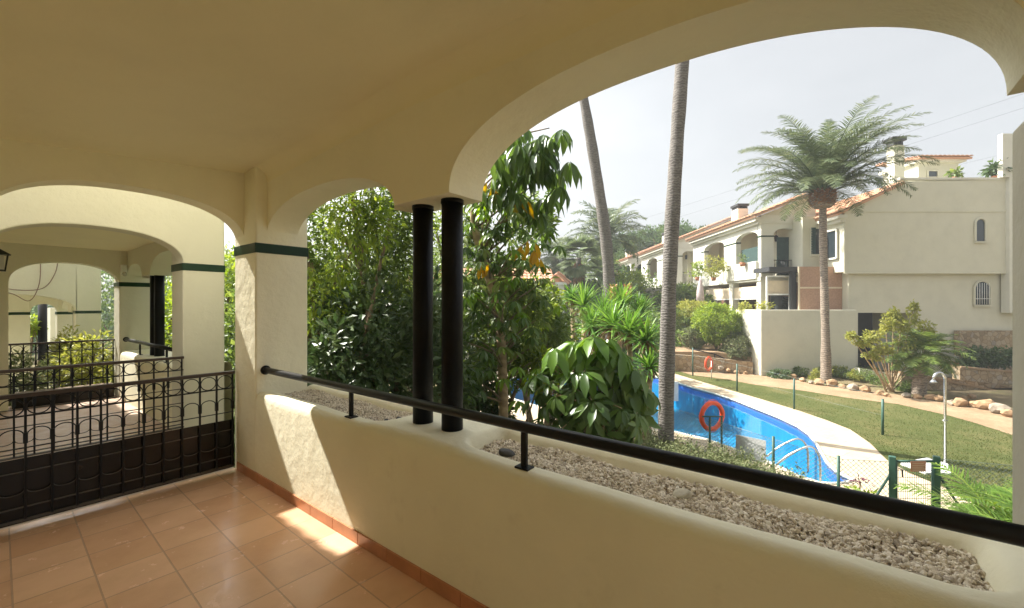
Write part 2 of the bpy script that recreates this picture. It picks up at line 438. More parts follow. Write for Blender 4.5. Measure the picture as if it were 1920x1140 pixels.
def frond(lv, rach, c, az, el, L, droop, leaf, w, n=34, vee=.5, stem=.2):
    """pinnate frond; az azimuth, el start elevation"""
    h = np.array([math.cos(az), math.sin(az), 0]); side = np.array([-math.sin(az), math.cos(az), 0])
    pts = []; p = np.array(c, float); K = 12; e = el; dirs = []
    for i in range(K + 1):
        pts.append(p.copy()); dd = h * math.cos(e) + UP * math.sin(e); dirs.append(dd)
        p = p + dd * L / K; e -= droop / K * (0.4 + 1.3 * i / K)
    pts = np.array(pts); dirs = np.array(dirs)
    rach.tube([tuple(q) for q in pts], [max(.004, .028 * (L / 3) * (1 - i / K)) for i in range(K + 1)], 5)
    t = np.linspace(stem, .99, n); idx = t * K; i0 = np.minimum(idx.astype(int), K - 1); fr = (idx - i0)[:, None]
    P = pts[i0] * (1 - fr) + pts[i0 + 1] * fr; Dd = dirs[i0]
    prof = np.sin(PI * np.clip(.12 + .86 * t, 0, 1)) ** .6
    for sg in (-1, 1):
        D = Dd * .75 + sg * side * 1.0 + UP * (vee * rng.uniform(.3, 1, (n, 1)) - .35) + rng.normal(size=(n, 3)) * .1
        Nn = np.cross(D, Dd) * (-sg) + UP * .2
        s = leaf * prof * rng.uniform(.8, 1.15, n)
        lv.put(P, D, Nn, s, np.full(n, w), T_BLADE)
def curve_pts(ps, n=24):
    ps = [np.array(p, float) for p in ps]; out = []
    m = len(ps)
    for i in range(m - 1):
        p0 = ps[max(0, i - 1)]; p1 = ps[i]; p2 = ps[i + 1]; p3 = ps[min(m - 1, i + 2)]
        k = max(2, n // (m - 1))
        for j in range(k):
            t = j / k
            out.append(.5 * ((2 * p1) + (-p0 + p2) * t + (2 * p0 - 5 * p1 + 4 * p2 - p3) * t * t + (-p0 + 3 * p1 - 3 * p2 + p3) * t ** 3))
    out.append(ps[-1]); return out

# ================================================================== OUR TERRACE
fl = MB(); fl.box(-.45, 1.606, -3.4, 4.72, -.25, 0); tag(fl.build('terrace_floor', 'terracotta_tile'), kind='structure')
fl = MB(); fl.box(-.6, 1.606, 4.722, 10.4, -.25, -.004); tag(fl.build('neighbour_terrace_floor', 'pale_tile'), kind='structure')
def ceil_z(x, y): return CZ + 1.11 + .085 * x + .12 * min(1, max(0, (4.5 - y) / 2.3))
cm = MB(); NX, NY = 8, 24; xs = np.linspace(-.45, 1.76, NX + 1); ys = np.linspace(-3.35, 4.55, NY + 1)
vs = [(x, y, ceil_z(x, y)) for y in ys for x in xs]
fs = [(j * (NX + 1) + i, j * (NX + 1) + i + 1, (j + 1) * (NX + 1) + i + 1, (j + 1) * (NX + 1) + i) for j in range(NY) for i in range(NX)]
k0 = len(vs); vs2 = vs + [(x, y, z + .2) for x, y, z in vs]; fs2 = fs + [tuple(a + k0 for a in q) for q in fs]
cm.add(vs2, fs2, True); tag(cm.build('ceiling', 'ceiling_paint'), kind='structure')

own = thing('terrace_building', 'cream stucco arcade of the near covered terrace with wide arches', 'building', (1.84, .7, 0))
bm_ = MB()
prof = profile([('arch', -2.82, -.91, 2.22, .32), ('flat', -.91, -.40, 2.25), ('arch', -.40, 1.79, 2.25, .45, 2.25), ('flat', 1.79, 2.30, 2.25), ('arch', 2.30, 4.23, 2.22, .33, 2.2)])
arch_wall(bm_, prof, 3.35, YX, 1.70, 1.985)
bm_.build('arch_beam', 'cream_stucco', own, .018, 3)
sb = MB(); arch_wall(sb, profile([('arch', .06, 1.612, 2.18, .37, 2.35)]), 3.35, XY, 4.48, 4.70)
sb.build('arch_beam', 'cream_stucco', own, .014, 3)
sb = MB(); arch_wall(sb, profile([('arch', -.44, 1.612, 2.18, .37, 2.35)]), 3.35, XY, -3.30, -3.08)  # unseen end wall behind the camera, opened as an arch to admit more light
sb.build('arch_beam', 'cream_stucco', own, .014, 3)
cv = MB()   # cove between ceiling and beam
vs = []; n = 8
for y in np.linspace(-3.3, 4.47, 30):
    for k in range(n + 1):
        a = k / n * PI / 2; rad = .13
        x = 1.7 - rad + rad * math.sin(a); z = ceil_z(1.65, y) + .002 - rad + rad * math.cos(a)
        vs.append((x, y, z))
fs = [(j * (n + 1) + k, j * (n + 1) + k + 1, (j + 1) * (n + 1) + k + 1, (j + 1) * (n + 1) + k) for j in range(29) for k in range(n)]
cv.add(vs, fs, True); cv.build('cove', 'ceiling_paint', own)
def pillar(parent, x0, x1, y0, y1, zb, zt, band0, band1, mat='cream_stucco', M=IDM):
    p = MB(M); p.box(x0, x1, y0, y1, zb, zt); po = p.build('pillar', mat, parent, .016, 3)
    q = MB(M); e = .006; q.box(x0 - e, x1 + e, y0 - e, y1 + e, band0, band1); q.build('tile_band', 'green_tile', po, .003, 1)
    return po
pillar(own, 1.603, 2.08, 4.215, 4.71, -.6, 3.3, 2.08, 2.17)
pillar(own, 1.603, 2.08, -3.31, -2.81, -.6, 3.3, 2.08, 2.17)
pillar(own, -.44, .07, 4.482, 4.712, 0, 3.3, 2.08, 2.17)
hw = MB(); hw.box(-.65, -.45, -3.4, 4.50, 0, 5.6); hw.box(-.65, 2.0, -3.4, 4.70, 3.352, 3.5)
hw.box(-.64, 2.02, -3.35, 4.69, 3.51, 6.6); hw.box(-.8, 2.35, -3.4, 4.72, 6.601, 6.8)  # unseen upper storey and eave, added to shade the boundary wall
hw.build('house_wall', 'cream_stucco', own)
fd = MB(); fd.box(-.65, 2.27, -3.3, 4.69, GZ - .3, -.26); fd.build('foundation_wall', 'cream_stucco', own)
for y in (1.908, 2.183, -.52, -.795):
    c_ = MB(); c_.tube([(1.84, y, .80), (1.84, y, 2.255)], .066, 28); co = c_.build('column', 'column_black', own)
    c2 = MB(); c2.tube([(1.84, y, 2.225), (1.84, y, 2.2495)], .0705, 28); c2.build('collar', 'column_black', co)
# planter parapet as height field
def planter(name, label, Y0, Y1, pits, zoff=0, x0=1.606, x1=2.285, blocks=(), wav=.004, group=None, gz=.752):
    root = thing(name, label, 'wall', ((x0 + x1) / 2, (Y0 + Y1) / 2, zoff), group)
    xs = np.concatenate([np.linspace(0, .07, 8), np.linspace(.09, x1 - x0 - .09, 26), np.linspace(x1 - x0 - .07, x1 - x0, 8)]) + x0
    ys = np.linspace(Y0, Y1, int((Y1 - Y0) / .022)); X, Y = np.meshgrid(xs, ys)
    top = np.full_like(X, .802)
    for b0, b1 in blocks:
        top += .032 * np.clip(1 - np.abs((Y - (b0 + b1) / 2) / ((b1 - b0) / 2)) ** 3, 0, 1) * np.clip(1 - np.abs((X - (x0 + x1) / 2) / .34) ** 4, 0, 1)
    for (px0, px1, py0, py1) in pits:
        cx, cy = (px0 + px1) / 2, (py0 + py1) / 2; r = .04
        qx = np.abs(X - cx) - (px1 - px0) / 2 + r; qy = np.abs(Y - cy) - (py1 - py0) / 2 + r
        sd = np.hypot(np.maximum(qx, 0), np.maximum(qy, 0)) + np.minimum(np.maximum(qx, qy), 0) - r
        t = np.clip(sd / .055, 0, 1)
        top = np.where(sd < .055, .66 + (top - .66) * np.sqrt(np.maximum(0, 1 - (1 - t) ** 2)), top)
    for e in (X - x0, x1 - X):
        t = np.clip(e / .065, 0, 1); top = top - .075 * (1 - np.sqrt(np.maximum(0, 1 - (1 - t) ** 2)))
    top += wav * (np.sin(Y * 3.1 + X * 5) + .6 * np.sin(Y * 7.7 + 1.3)) + zoff
    ny, nx = X.shape
    vs = np.stack([X + .0 * Y, Y, top], -1).reshape(-1, 3).tolist()
    fs = [(j * nx + i, j * nx + i + 1, (j + 1) * nx + i + 1, (j + 1) * nx + i) for j in range(ny - 1) for i in range(nx - 1)]
    m = MB(); base = len(vs)
    zs = -.24 + zoff
    vs += [(x0, y, zs) for y in ys] + [(x1, y, GZ - .2) for y in ys]
    for j in range(ny - 1):
        fs.append((j * nx, (j + 1) * nx, base + j + 1, base + j))
        fs.append((j * nx + nx - 1, base + ny + j, base + ny + j + 1, (j + 1) * nx + nx - 1))
    m.add(vs, fs, True); m.build('parapet', 'planter_stucco', root)
    return root
PITS = [(1.775, 2.095, -.34, 1.69), (1.775, 2.095, 2.47, 4.19)]
pl = planter('planter_wall', 'low cream stucco planter wall with gravel troughs and black handrail on top', -2.8, 4.218, PITS + [(1.775, 2.095, -2.75, -1.12)], blocks=[(1.60, 2.56), (-1.2, -.25)])
sk = MB(); y = 4.15 + .32
yy = 4.475
while yy > -3.2:
    sk.box(1.594, 1.6075, yy - .317, min(yy, 4.47), .001, .082); yy -= .3205
sk.box(1.596, 1.6075, 4.478, 4.64, .001, .082)
sk.build('skirting_board', 'skirting', pl, .002, 1)
# gravel
ico = None
def ico_template():
    import bmesh
    b = bmesh.new(); bmesh.ops.create_icosphere(b, subdivisions=1, radius=1); b.verts.ensure_lookup_table()
    V = np.array([v.co[:] for v in b.verts]); Fc = [tuple(v.index for v in f.verts) for f in b.faces]; b.free(); return V, Fc
ICO = ico_template()
def gravel(name, x0, x1, y0, y1, label, z=.745, n=2600, s=.0085):
    V0, F0 = ICO; xs = rng.uniform(x0, x1, n); ys = rng.uniform(y0, y1, n)
    sz = s * rng.uniform(.6, 1.35, (n, 1)) * rng.uniform([.9, .8, .45], [1.5, 1.2, .9], (n, 3))
    q = rng.normal(size=(n, 4)); q /= np.linalg.norm(q, axis=1)[:, None]
    w, a, b, c = q.T
    RM = np.stack([1 - 2 * (b * b + c * c), 2 * (a * b - c * w), 2 * (a * c + b * w), 2 * (a * b + c * w), 1 - 2 * (a * a + c * c), 2 * (b * c - a * w), 2 * (a * c - b * w), 2 * (b * c + a * w), 1 - 2 * (a * a + b * b)], -1).reshape(n, 3, 3)
    jit = 1 + rng.normal(size=(n, len(V0), 1)) * .12
    V = np.einsum('nij,nkj->nki', RM, V0[None] * jit * sz[:, None, :])
    zc = z + .012 * np.sin(xs * 23) * np.sin(ys * 9) + rng.uniform(-.014, .01, n)
    V += np.stack([xs, ys, zc], -1)[:, None, :]
    k = len(V0); fl = []
    off = (np.arange(n) * k)
    for f in F0: fl += (off[:, None] + np.array(f)).tolist()
    me = bpy.data.meshes.new(name); me.from_pydata(V.reshape(-1, 3).tolist(), [], fl); me.materials.append(MATS['gravel'])
    o = bpy.data.objects.new(name, me); C.objects.link(o); tag(o, label, 'gravel', kind='stuff')
    return o
gravel('gravel', 1.765, 2.105, -.35, 1.70, 'tan gravel filling the long near trough of the planter', n=12500)
gravel('gravel', 1.765, 2.105, 2.46, 4.2, 'tan gravel filling the far trough beside the stucco pillar', n=10500)
gb = MB(); gb.box(1.76, 2.11, -2.76, -1.11, .66, .735)
tag(gb.build('gravel_bed', 'soil'), 'plain gravel bed beyond the near column pair', 'gravel', kind='stuff')
for (a, b_) in ((-.35, 1.7), (2.46, 4.2)):
    gb = MB(); gb.box(1.76, 2.11, a, b_, .665, .738); tag(gb.build('gravel_base', 'soil'), 'earth under the gravel of the planter', 'gravel', kind='stuff')
def stone(name, c, r, mat, label, cat='stone', group=None, seed=0):
    import bmesh
    b = bmesh.new(); bmesh.ops.create_icosphere(b, subdivisions=3 if name == 'stone' else 2, radius=1); rs = np.random.default_rng(seed)
    ph = rs.uniform(0, 6, 6)
    me = bpy.data.meshes.new(name)
    for v in b.verts:
        x, y, z = v.co; k = 1 + .10 * math.sin(3.1 * x + ph[0]) * math.cos(2.7 * y + ph[1]) + .08 * math.sin(5 * z + ph[2] + 3 * x) + .05 * math.sin(7 * y + ph[3]) + (rs.normal() * .07 if name == 'rock' else 0)
        v.co = (x * r[0] * k, y * r[1] * k, max(z, -.75) * r[2] * k)
    for f in b.faces: f.smooth = name == 'stone'
    b.to_mesh(me); b.free(); me.materials.append(MATS[mat])
    o = bpy.data.objects.new(name, me); o.location = [float(a) for a in c]; o.rotation_euler = (0, 0, rs.uniform(0, 6)); C.objects.link(o)
    tag(o, label, cat, group); return o
g1 = at(938, 846, 2.30); stone('stone', (1.87, 1.50, .765), (.05, .03, .022), 'dark_stone', 'dark grey flat stone on the gravel near the column block', seed=1)
stone('stone', (1.85, 2.60, .765), (.022, .016, .014), 'dark_stone', 'small dark stone at the end of the far gravel trough', seed=2)
stone('stone', (1.95, 2.58, .765), (.026, .018, .012), 'dark_stone', 'thin dark stone against the far side of the column block', seed=4)
stone('stone', (1.93, .56, .768), (.048, .03, .02), 'pale_stone', 'pale smooth pebble lying in the middle of the near gravel', seed=3)
# handrail
def handrail(Y0, Y1, posts, label, z=1.0, x=1.685, rad=.0275, zb=.80):
    t = thing('handrail', label, 'handrail', (x, (Y0 + Y1) / 2, z - .2))
    MB().tube([(x, Y0, z), (x, Y1, z)], rad, 20).build('rail', 'black_metal', t)
    MB().tube([(x, Y1 - .012, z), (x, Y1 + .003, z)], .042, 20).build('wall_flange', 'black_metal', t)
    for y in posts:
        m = MB(); m.box(x - .011, x + .011, y - .016, y + .016, zb, z - .02)
        p = m.build('post', 'black_metal', t, .003, 1)
        m = MB(); m.box(x - .03, x + .03, y - .04, y + .04, zb - .004, zb + .006); m.build('base_plate', 'black_metal', p, .002, 1)
handrail(-2.75, 4.213, (2.78, 1.24, -.95, -2.3), 'long black tubular handrail running over the near planter wall')
# metal railings
def railing(name, label, X0, X1, Y, zt, panel=True, z0=0, pitch=.1315, low=.02, group=None):
    t = thing(name, label, 'railing', ((X0 + X1) / 2, Y, z0), group)
    def hbar(z, nm_, w=.012, h=.012, mat='black_metal', dy=0):
        m = MB(); m.box(X0, X1, Y - w / 2 + dy, Y + w / 2 + dy, z0 + z - h / 2, z0 + z + h / 2); return m.build(nm_, mat, t, .002, 1)
    hbar(zt, 'top_rail', .045, .03, 'brown_metal')
    hbar(zt - .15, 'cross_rail'); hbar(zt - .38, 'cross_rail', .01, .008)
    hbar(zt - .55, 'cross_rail', .014, .01, 'rail_glint'); hbar(zt - .805, 'cross_rail', .014, .012, 'rail_glint'); hbar(low + .035, 'bottom_rail', .03, .02, 'rail_glint')
    xs = []; x = X1 - .022
    while x > X0 - .001: xs.append(x); x -= pitch
    for i, x in enumerate(xs):
        m = MB(); w = .0068
        m.box(x - w, x + w, Y - w - .013, Y + w - .013, z0 + low + .04, z0 + zt - .014)
        m.box(x - w - .005, x + w + .005, Y - w - .018, Y + w - .008, z0 + zt - .345, z0 + zt - .27)
        m.build('baluster', 'black_metal', t)
    for i in range(len(xs) - 1):
        c = (xs[i] + xs[i + 1]) / 2; rad = pitch / 2 - .006
        def ring(a0, a1, zc, nm_, n=20, ry=1.0):
            pts = [(c + rad * math.cos(a0 + (a1 - a0) * k / n), Y - .013, z0 + zc + ry * rad * math.sin(a0 + (a1 - a0) * k / n)) for k in range(n + 1)]
            closed = abs(a1 - a0) > 6.2
            if closed: pts = pts[:-1]
            m = MB(); m.tube(pts, .0042, 5, closed=closed); m.build(nm_, 'rail_glint' if a0 > 1 else 'black_metal', t)
        ring(0, 2 * PI, zt - .082, 'ring', 22)
        ring(0, PI, zt - .29, 'arc', 12, .85)
        ring(PI, 2 * PI, zt - .68, 'arc', 12, .5)
    if panel:
        m = MB(); m.box(X0, X1, Y + .006, Y + .010, z0 + low + .01, z0 + .495); m.build('sheet_panel', 'panel_black', t)
    return t
railing('railing', 'black ring-patterned railing with dark sheet panel closing the near terrace end', -.43, 1.585, 4.66, .95)
railing('railing', 'black ring-patterned railing without panel across the middle terrace front', -.25, 1.60, 6.31, .965, False, 0, low=.09)
railing('railing', 'short black railing with dark bottom sheet at the far end of the middle terrace', .37, 1.60, 10.28, .98, False, 0, low=.06)
bx_ = MB(); bx_.box(.40, 1.56, 10.05, 10.22, -.003, .22); 
tr_ = thing('planter_box', 'long dark trough planter in front of the farthest railing', 'planter', (1, 10.1, 0)); bx_.build('box', 'panel_black', tr_, .01, 2)
m = MB(); m.box(.42, 1.54, 10.07, 10.2, .221, .235); m.build('soil', 'soil', tr_)
# ================================================================== MIDDLE UNIT
mid = thing('terrace_building', 'cream stucco building of the middle terrace seen through the near side arch', 'building', (1.0, 8.3, 0))
m = MB(); arch_wall(m, profile([('flat', -1.4, .07, -.02), ('arch', .07, 1.605, 2.10, .35, 2.3), ('flat', 1.605, 2.042, 2.10)]), 3.47, XY, 6.34, 6.62); m.build('arch_beam', 'neighbour_stucco', mid, .014, 2)
pillar(mid, 1.6, 2.045, 6.343, 6.80, -.6, 2.6, 2.025, 2.115, 'neighbour_stucco')
pillar(mid, 1.6, 2.045, 9.89, 10.35, -2.1, 2.6, 1.925, 2.0, 'neighbour_stucco')
m = MB(); arch_wall(m, profile([('flat', -.6, .36, -.02), ('arch', .36, 1.605, 1.93, .36, 2.3)]), 3.0, XY, 9.9, 10.15); m.build('arch_beam', 'neighbour_stucco', mid, .012, 2)
m = MB(); arch_wall(m, profile([('arch', 6.79, 8.35, 2.06, .30), ('flat', 8.35, 8.86, 2.07), ('arch', 8.86, 9.91, 2.03, .26)]), 3.47, YX, 1.70, 1.97); m.build('arch_beam', 'neighbour_stucco', mid, .012, 2)
for y in (8.48, 8.73):
    m = MB(); m.tube([(1.84, y, .79), (1.84, y, 2.075)], .066, 20); m.build('column', 'column_black', mid)
m = MB(); m.box(-1.4, 1.70, 6.6, 9.92, 2.54, 2.7); m.build('ceiling_slab', 'ceiling_paint', mid)
m = MB(); m.box(-.75, -.55, 6.6, 13, -.02, 5.4); m.box(-1.4, 2.0, 6.62, 10.15, 3.0, 3.2); m.box(-.62, 1.62, 6.5, 10.2, -2.2, -.27); m.build('house_wall', 'neighbour_stucco', mid)
m = MB(); m.box(-5, .12, 6.35, 14.0, 3.48, 5.52); m.build('upper_storey', 'neighbour_stucco', mid)
def roof(mb, p0, ev, sl, wide, length, period=.24, amp=.055, rows=None):
    """corrugated barrel tile slope: p0 eave corner, ev eave dir, sl up-slope dir (unit)"""
    p0 = np.array(p0, float); ev = norm(np.array(ev, float)); sl = norm(np.array(sl, float)); nr = norm(np.cross(ev, sl))
    if nr[2] < 0: nr = -nr
    rl = .42; nrw = max(1, int(length / rl)); rl = length / nrw
    n = int(wide / period)
    per = wide / n; K = 5
    for j in range(nrw):
        a = j * rl - .04; b = (j + 1) * rl
        vs = []; 
        for i in range(n):
            base = i * per
            v0 = []
            for k in range(K + 1):
                an = PI * k / K; x = base + per / 2 - per * .5 * math.cos(an); h = amp * math.sin(an)
                v0.append((x, h))
            ks = len(vs)
            vs += [p0 + ev * x + sl * a + nr * (h + .03) for x, h in v0] + [p0 + ev * x + sl * b + nr * (h * .85 + .0) for x, h in v0]
            vs += [p0 + ev * x + sl * a + nr * (h * .5) for x, h in v0]
            mb.add(vs[ks:], [(k, k + 1, K + 1 + k + 1, K + 1 + k) for k in range(K)] + [(k + 1, k, 2 * K + 2 + k, 2 * K + 3 + k) for k in range(K)], False)
    e = mb; q = [p0, p0 + ev * wide, p0 + ev * wide + sl * length, p0 + sl * length]
    e.add([p - nr * .02 for p in q] + [p - nr * .14 for p in q], [(0, 1, 2, 3), (7, 6, 5, 4), (0, 4, 5, 1), (1, 5, 6, 2), (2, 6, 7, 3), (3, 7, 4, 0)])
m = MB(); roof(m, (.45, 6.2, 5.5), (0, 1, 0), (-1, 0, .4), 8, 4); m.build('roof', 'roof_tile', mid)
planter('planter_wall', 'cream stucco planter wall of the middle terrace behind the second railing', 6.805, 9.885, [(1.775, 2.095, 7.0, 8.2), (1.775, 2.095, 9.0, 9.7)])
handrail(6.9, 9.885, (7.4, 8.9), 'short grey-black handrail over the middle terrace planter wall', z=1.0)
m = MB(); 
wl = thing('wall_light', 'small white box lamp on the pillar of the middle terrace', 'lamp', (1.62, 9.8, 1.98))
c0 = (1.66, 9.82, 2.16)
m.box(1.61, 1.69, 9.80, 9.888, 2.12, 2.30); m.build('housing', 'white_paint', wl, .012, 2)
m = MB(); m.tube([(1.65, 9.80, 2.15), (1.65, 9.76, 2.12)], .03, 12); m.build('lens', 'lamp_glass', wl)
ln = thing('wall_lantern', 'black iron lantern hanging at the left edge of the middle terrace', 'lamp', (.16, 7.2, 1.95))
lc = at(-4, 490, 5.0)
m = MB(); x, y, z = lc
for sx in (-1, 1):
    for sy in (-1, 1): m.bar((x + sx * .055, y + sy * .055, z - .10), (x + sx * .075, y + sy * .075, z + .08), .012)
m.box(x - .06, x + .06, y - .06, y + .06, z - .115, z - .10)
m.add([(x - .10, y - .10, z + .08), (x + .10, y - .10, z + .08), (x + .10, y + .10, z + .08), (x - .10, y + .10, z + .08), (x, y, z + .16)], [(0, 3, 2, 1), (0, 1, 4), (1, 2, 4), (2, 3, 4), (3, 0, 4)])
m.tube([(x, y, z + .15), (x, y, z + .24), (x - .2, y, z + .24), (x - .35, y, z + .2)], .01, 6); m.build('frame', 'black_metal', ln)
m = MB(); m.box(x - .045, x + .045, y - .045, y + .045, z - .095, z + .075); m.build('glass', 'lamp_glass', ln)
# ================================================================== FAR UNIT (lower)
far = thing('terrace_building', 'farthest and lowest cream arcade beyond the bushes at the left', 'building', (1.0, 16, GZ))
DZ = -.66
m = MB(); arch_wall(m, profile([('flat', -1.6, -.75, GZ), ('arch', -.75, 1.605, 1.45, .40, 2.3), ('flat', 1.605, 2.05, 1.36)]), 3.3, XY, 14.8, 15.1); m.build('arch_beam', 'neighbour_stucco', far, .012, 2)
pillar(far, 1.6, 2.055, 14.803, 15.25, GZ, 2.2, 1.39, 1.46, 'neighbour_stucco')
m = MB(); arch_wall(m, profile([('flat', -1.6, .66, 1.30), ('flat', .661, 1.07, GZ), ('arch', 1.07, 1.605, 1.35, .28, 2.3)]), 2.6, XY, 18.4, 18.65); m.build('arch_beam', 'neighbour_stucco', far)
pillar(far, 1.6, 2.055, 18.38, 18.85, GZ, 2.2, 1.32, 1.40, 'neighbour_stucco')
pillar(far, .64, 1.066, 18.38, 18.85, GZ, 2.2, 1.32, 1.40, 'neighbour_stucco')
m = MB(); arch_wall(m, profile([('arch', 15.24, 16.6, 1.4, .30), ('flat', 16.6, 17.1, 1.42), ('arch', 17.1, 18.4, 1.4, .28)]), 3.3, YX, 1.70, 1.97); m.build('arch_beam', 'neighbour_stucco', far)
for y in (16.72, 16.97, 0):
    m = MB(); m.tube([(1.84, y, .1), (1.84, y, 1.425)] if y else [(1.35, 18.95, GZ), (1.35, 18.95, 1.7)], .066 if y else .10, 16); m.build('column', 'column_black', far)
m = MB(); m.box(-1.6, 2.0, 15.08, 18.5, 2.0, 2.2); m.box(-1.6, -1.4, 15.08, 19, GZ, 3.3); q_ = MB(); q_.box(1.75, 2.3, 22, 23, GZ, 1.5); q_.build('rear_pillar', 'neighbour_stucco', far); m.box(1.6, 2.28, 15.25, 18.37, GZ, .12); m.box(-1.4, 1.6, 15.2, 18.4, GZ, -.68); m.build('house_wall', 'neighbour_stucco', far)
m = MB()
m.tube(curve_pts([(.25, 14.79, 2.1), (.6, 14.77, 1.95), (1.05, 14.76, 1.99), (1.25, 14.77, 2.35), (1.30, 14.79, 2.7)], 24), .008, 6)
m.tube(curve_pts([(.25, 14.79, 1.98), (.6, 14.75, 1.85), (.85, 14.75, 1.7), (1.0, 14.76, 2.1), (1.02, 14.79, 2.7)], 24), .008, 6)
tag(m.build('hanging_cable', 'wire_brown'), 'thin brown cable looping over the pale wall of the farthest arcade', 'cable')
# outer boundary wall at the right edge
bw = MB(); bw.box(2.29, 2.9, -.80, -.595, GZ - .1, 2.39)
bwt = thing('boundary_wall', 'tall grey-beige stucco wall edge standing at the right beside the handrail', 'wall', (2.6, -.7, GZ)); bw.build('wall', 'grey_stucco', bwt, .03, 3)

# ================================================================== GROUND
pool_px_far = [(1264, 716), (1300, 728), (1338, 738), (1380, 752), (1417, 767), (1460, 784), (1496, 801), (1517, 816), (1530, 831), (1540, 850), (1551, 869), (1566, 884), (1585, 895), (1602, 902)]
pool_px_near = [(1585, 907), (1560, 909), (1535, 907), (1496, 894), (1443, 869), (1404, 854), (1364, 839), (1327, 826), (1264, 811), (1200, 796), (1120, 780), (1050, 768), (1005, 762), (965, 750), (940, 733), (945, 715), (985, 703), (1060, 698), (1150, 698), (1215, 704)]
pool = [gp(*p) for p in pool_px_far + pool_px_near]
coping_px = [(1264, 701), (1338, 723), (1417, 746), (1496, 770), (1548, 788), (1594, 806), (1630, 831), (1662, 863), (1704, 888), (1753, 908), (1790, 925), (1830, 946), (1880, 985), (1800, 1040), (1600, 1010), (1520, 950), (1443, 888), (1364, 856), (1264, 826), (1200, 812), (1120, 800), (1060, 830), (1000, 842), (880, 835), (840, 760), (850, 715), (900, 694), (1000, 686), (1150, 687), (1215, 690)]
deck = [gp(*p) for p in coping_px]
BIG = 150
o = poly_sheet('ground', 'earth', [(-BIG, -BIG), (BIG, -BIG), (BIG, BIG), (-BIG, BIG)], [deck], GZ); tag(o, kind='structure')
o = poly_sheet('pool_deck', 'deck_tile', deck, [pool], GZ + .012, .10); tag(o, kind='structure')
m = MB(); n = len(pool); WZ = GZ - .13
vs = [(p[0], p[1], GZ + .01) for p in pool] + [(p[0], p[1], GZ - .30) for p in pool]
m.add(vs, [(i, (i + 1) % n, n + (i + 1) % n, n + i) for i in range(n)])
pb = m.build('pool_waterline_tiles', 'pool_band'); tag(pb, kind='structure')
m = MB(); PB = GZ - 1.25
vs = [(p[0], p[1], GZ - .30) for p in pool] + [(p[0], p[1], PB) for p in pool]
m.add(vs, [(i, (i + 1) % n, n + (i + 1) % n, n + i) for i in range(n)]); tag(m.build('pool_walls', 'pool_tile'), kind='structure')
tag(poly_sheet('pool_floor', 'pool_tile', pool, [], PB), kind='structure')
tag(poly_sheet('pool_water', 'water', pool, [], WZ), kind='structure')
cen = np.mean(pool, axis=0)
# coping lip (white rounded edge) following the pool
cp = MB(); cp.tube([(p[0], p[1], GZ + .016) for p in pool], .035, 8, closed=True)
tag(cp.build('pool_coping', 'house_white'), kind='structure')
# pool steps at the pointed end
st = MB()
tip = gp(1570, 903); inn = gp(1500, 870)
ax = norm((inn - tip) * np.array([1, 1, 0])); sd_ = np.array([-ax[1], ax[0], 0])
for i in range(4):
    c = tip + ax * (.1 + .32 * i); hw_ = .35 + .32 * i
    q = [c - sd_ * hw_, c + sd_ * hw_, c + sd_ * (hw_ + .15) + ax * .32, c - sd_ * (hw_ + .15) + ax * .32]
    z = GZ - .2 - i * .22
    st.add([(p[0], p[1], z) for p in q] + [(p[0], p[1], PB) for p in q], [(0, 1, 2, 3), (0, 4, 5, 1), (1, 5, 6, 2), (2, 6, 7, 3), (3, 7, 4, 0)])
tag(st.build('pool_steps', 'pool_tile'), kind='structure')
lawn_px = [(1215, 688), (1264, 700), (1338, 722), (1417, 745), (1496, 769), (1548, 787), (1594, 805), (1632, 831), (1664, 863), (1706, 887), (1755, 907), (1792, 924), (1840, 946), (1960, 940), (2200, 900), (1960, 835), (1895, 815), (1830, 794), (1781, 780), (1683, 758), (1580, 745), (1507, 733), (1417, 722), (1364, 712), (1296, 703), (1230, 684)]
o = poly_sheet('lawn', 'lawn_grass', [gp(*p) for p in lawn_px], [], GZ + .006); tag(o, kind='structure')
path_px = [(1230, 684), (1296, 703), (1364, 712), (1417, 722), (1507, 733), (1580, 745), (1683, 758), (1781, 780), (1830, 794), (1895, 815), (1960, 835), (2300, 800), (1900, 775), (1855, 768), (1781, 758), (1695, 742), (1610, 731), (1528, 722), (1449, 700), (1420, 697), (1364, 697), (1296, 690), (1240, 676)]
o = poly_sheet('path', 'sand_path', [gp(*p) for p in path_px], [], GZ + .010); tag(o, kind='structure')
lf = [(2.3, 4.2), (7, 4.6), (11, 14), (9, 30), (-4, 30), (2.1, 16), (2.3, 9)]
o = poly_sheet('side_lawn', 'lawn_grass', lf, [], GZ + .005); tag(o, kind='structure')
# grass blades on the lawn, one stuff object
import mathutils
lp = [Vector((p[0], p[1])) for p in [gp(*q) for q in lawn_px]]
def inpoly(x, y, poly):
    c = False; n = len(poly); j = n - 1
    for i in range(n):
        xi, yi = poly[i][0], poly[i][1]; xj, yj = poly[j][0], poly[j][1]
        if (yi > y) != (yj > y) and x < (xj - xi) * (y - yi) / (yj - yi + 1e-12) + xi: c = not c
        j = i
    return c
LP = [(p.x, p.y) for p in lp]
pts = []
while len(pts) < 15000:
    px = rng.uniform(1300, 1960); py = 705 + (rng.random()) * 240
    g = gp(px, py)
    if inpoly(g[0], g[1], LP): pts.append(g)
P = np.array(pts); nG = len(P)
lv = LV(); D = np.tile([0, 0, 1.0], (nG, 1)) + rng.normal(size=(nG, 3)) * .45
lv.put(P + np.array([0, 0, .004]), D, rng.normal(size=(nG, 3)), rng.uniform(.02, .045, nG), rng.uniform(.006, .012, nG), T_BLADE)
m_island('grass_blade', [(.06, .088, .023), (.095, .12, .035), (.17, .158, .064)], .7, .25, .2)
tag(lv.build('grass', 'grass_blade'), 'short mown grass blades on the lawn by the pool', 'grass', kind='stuff')

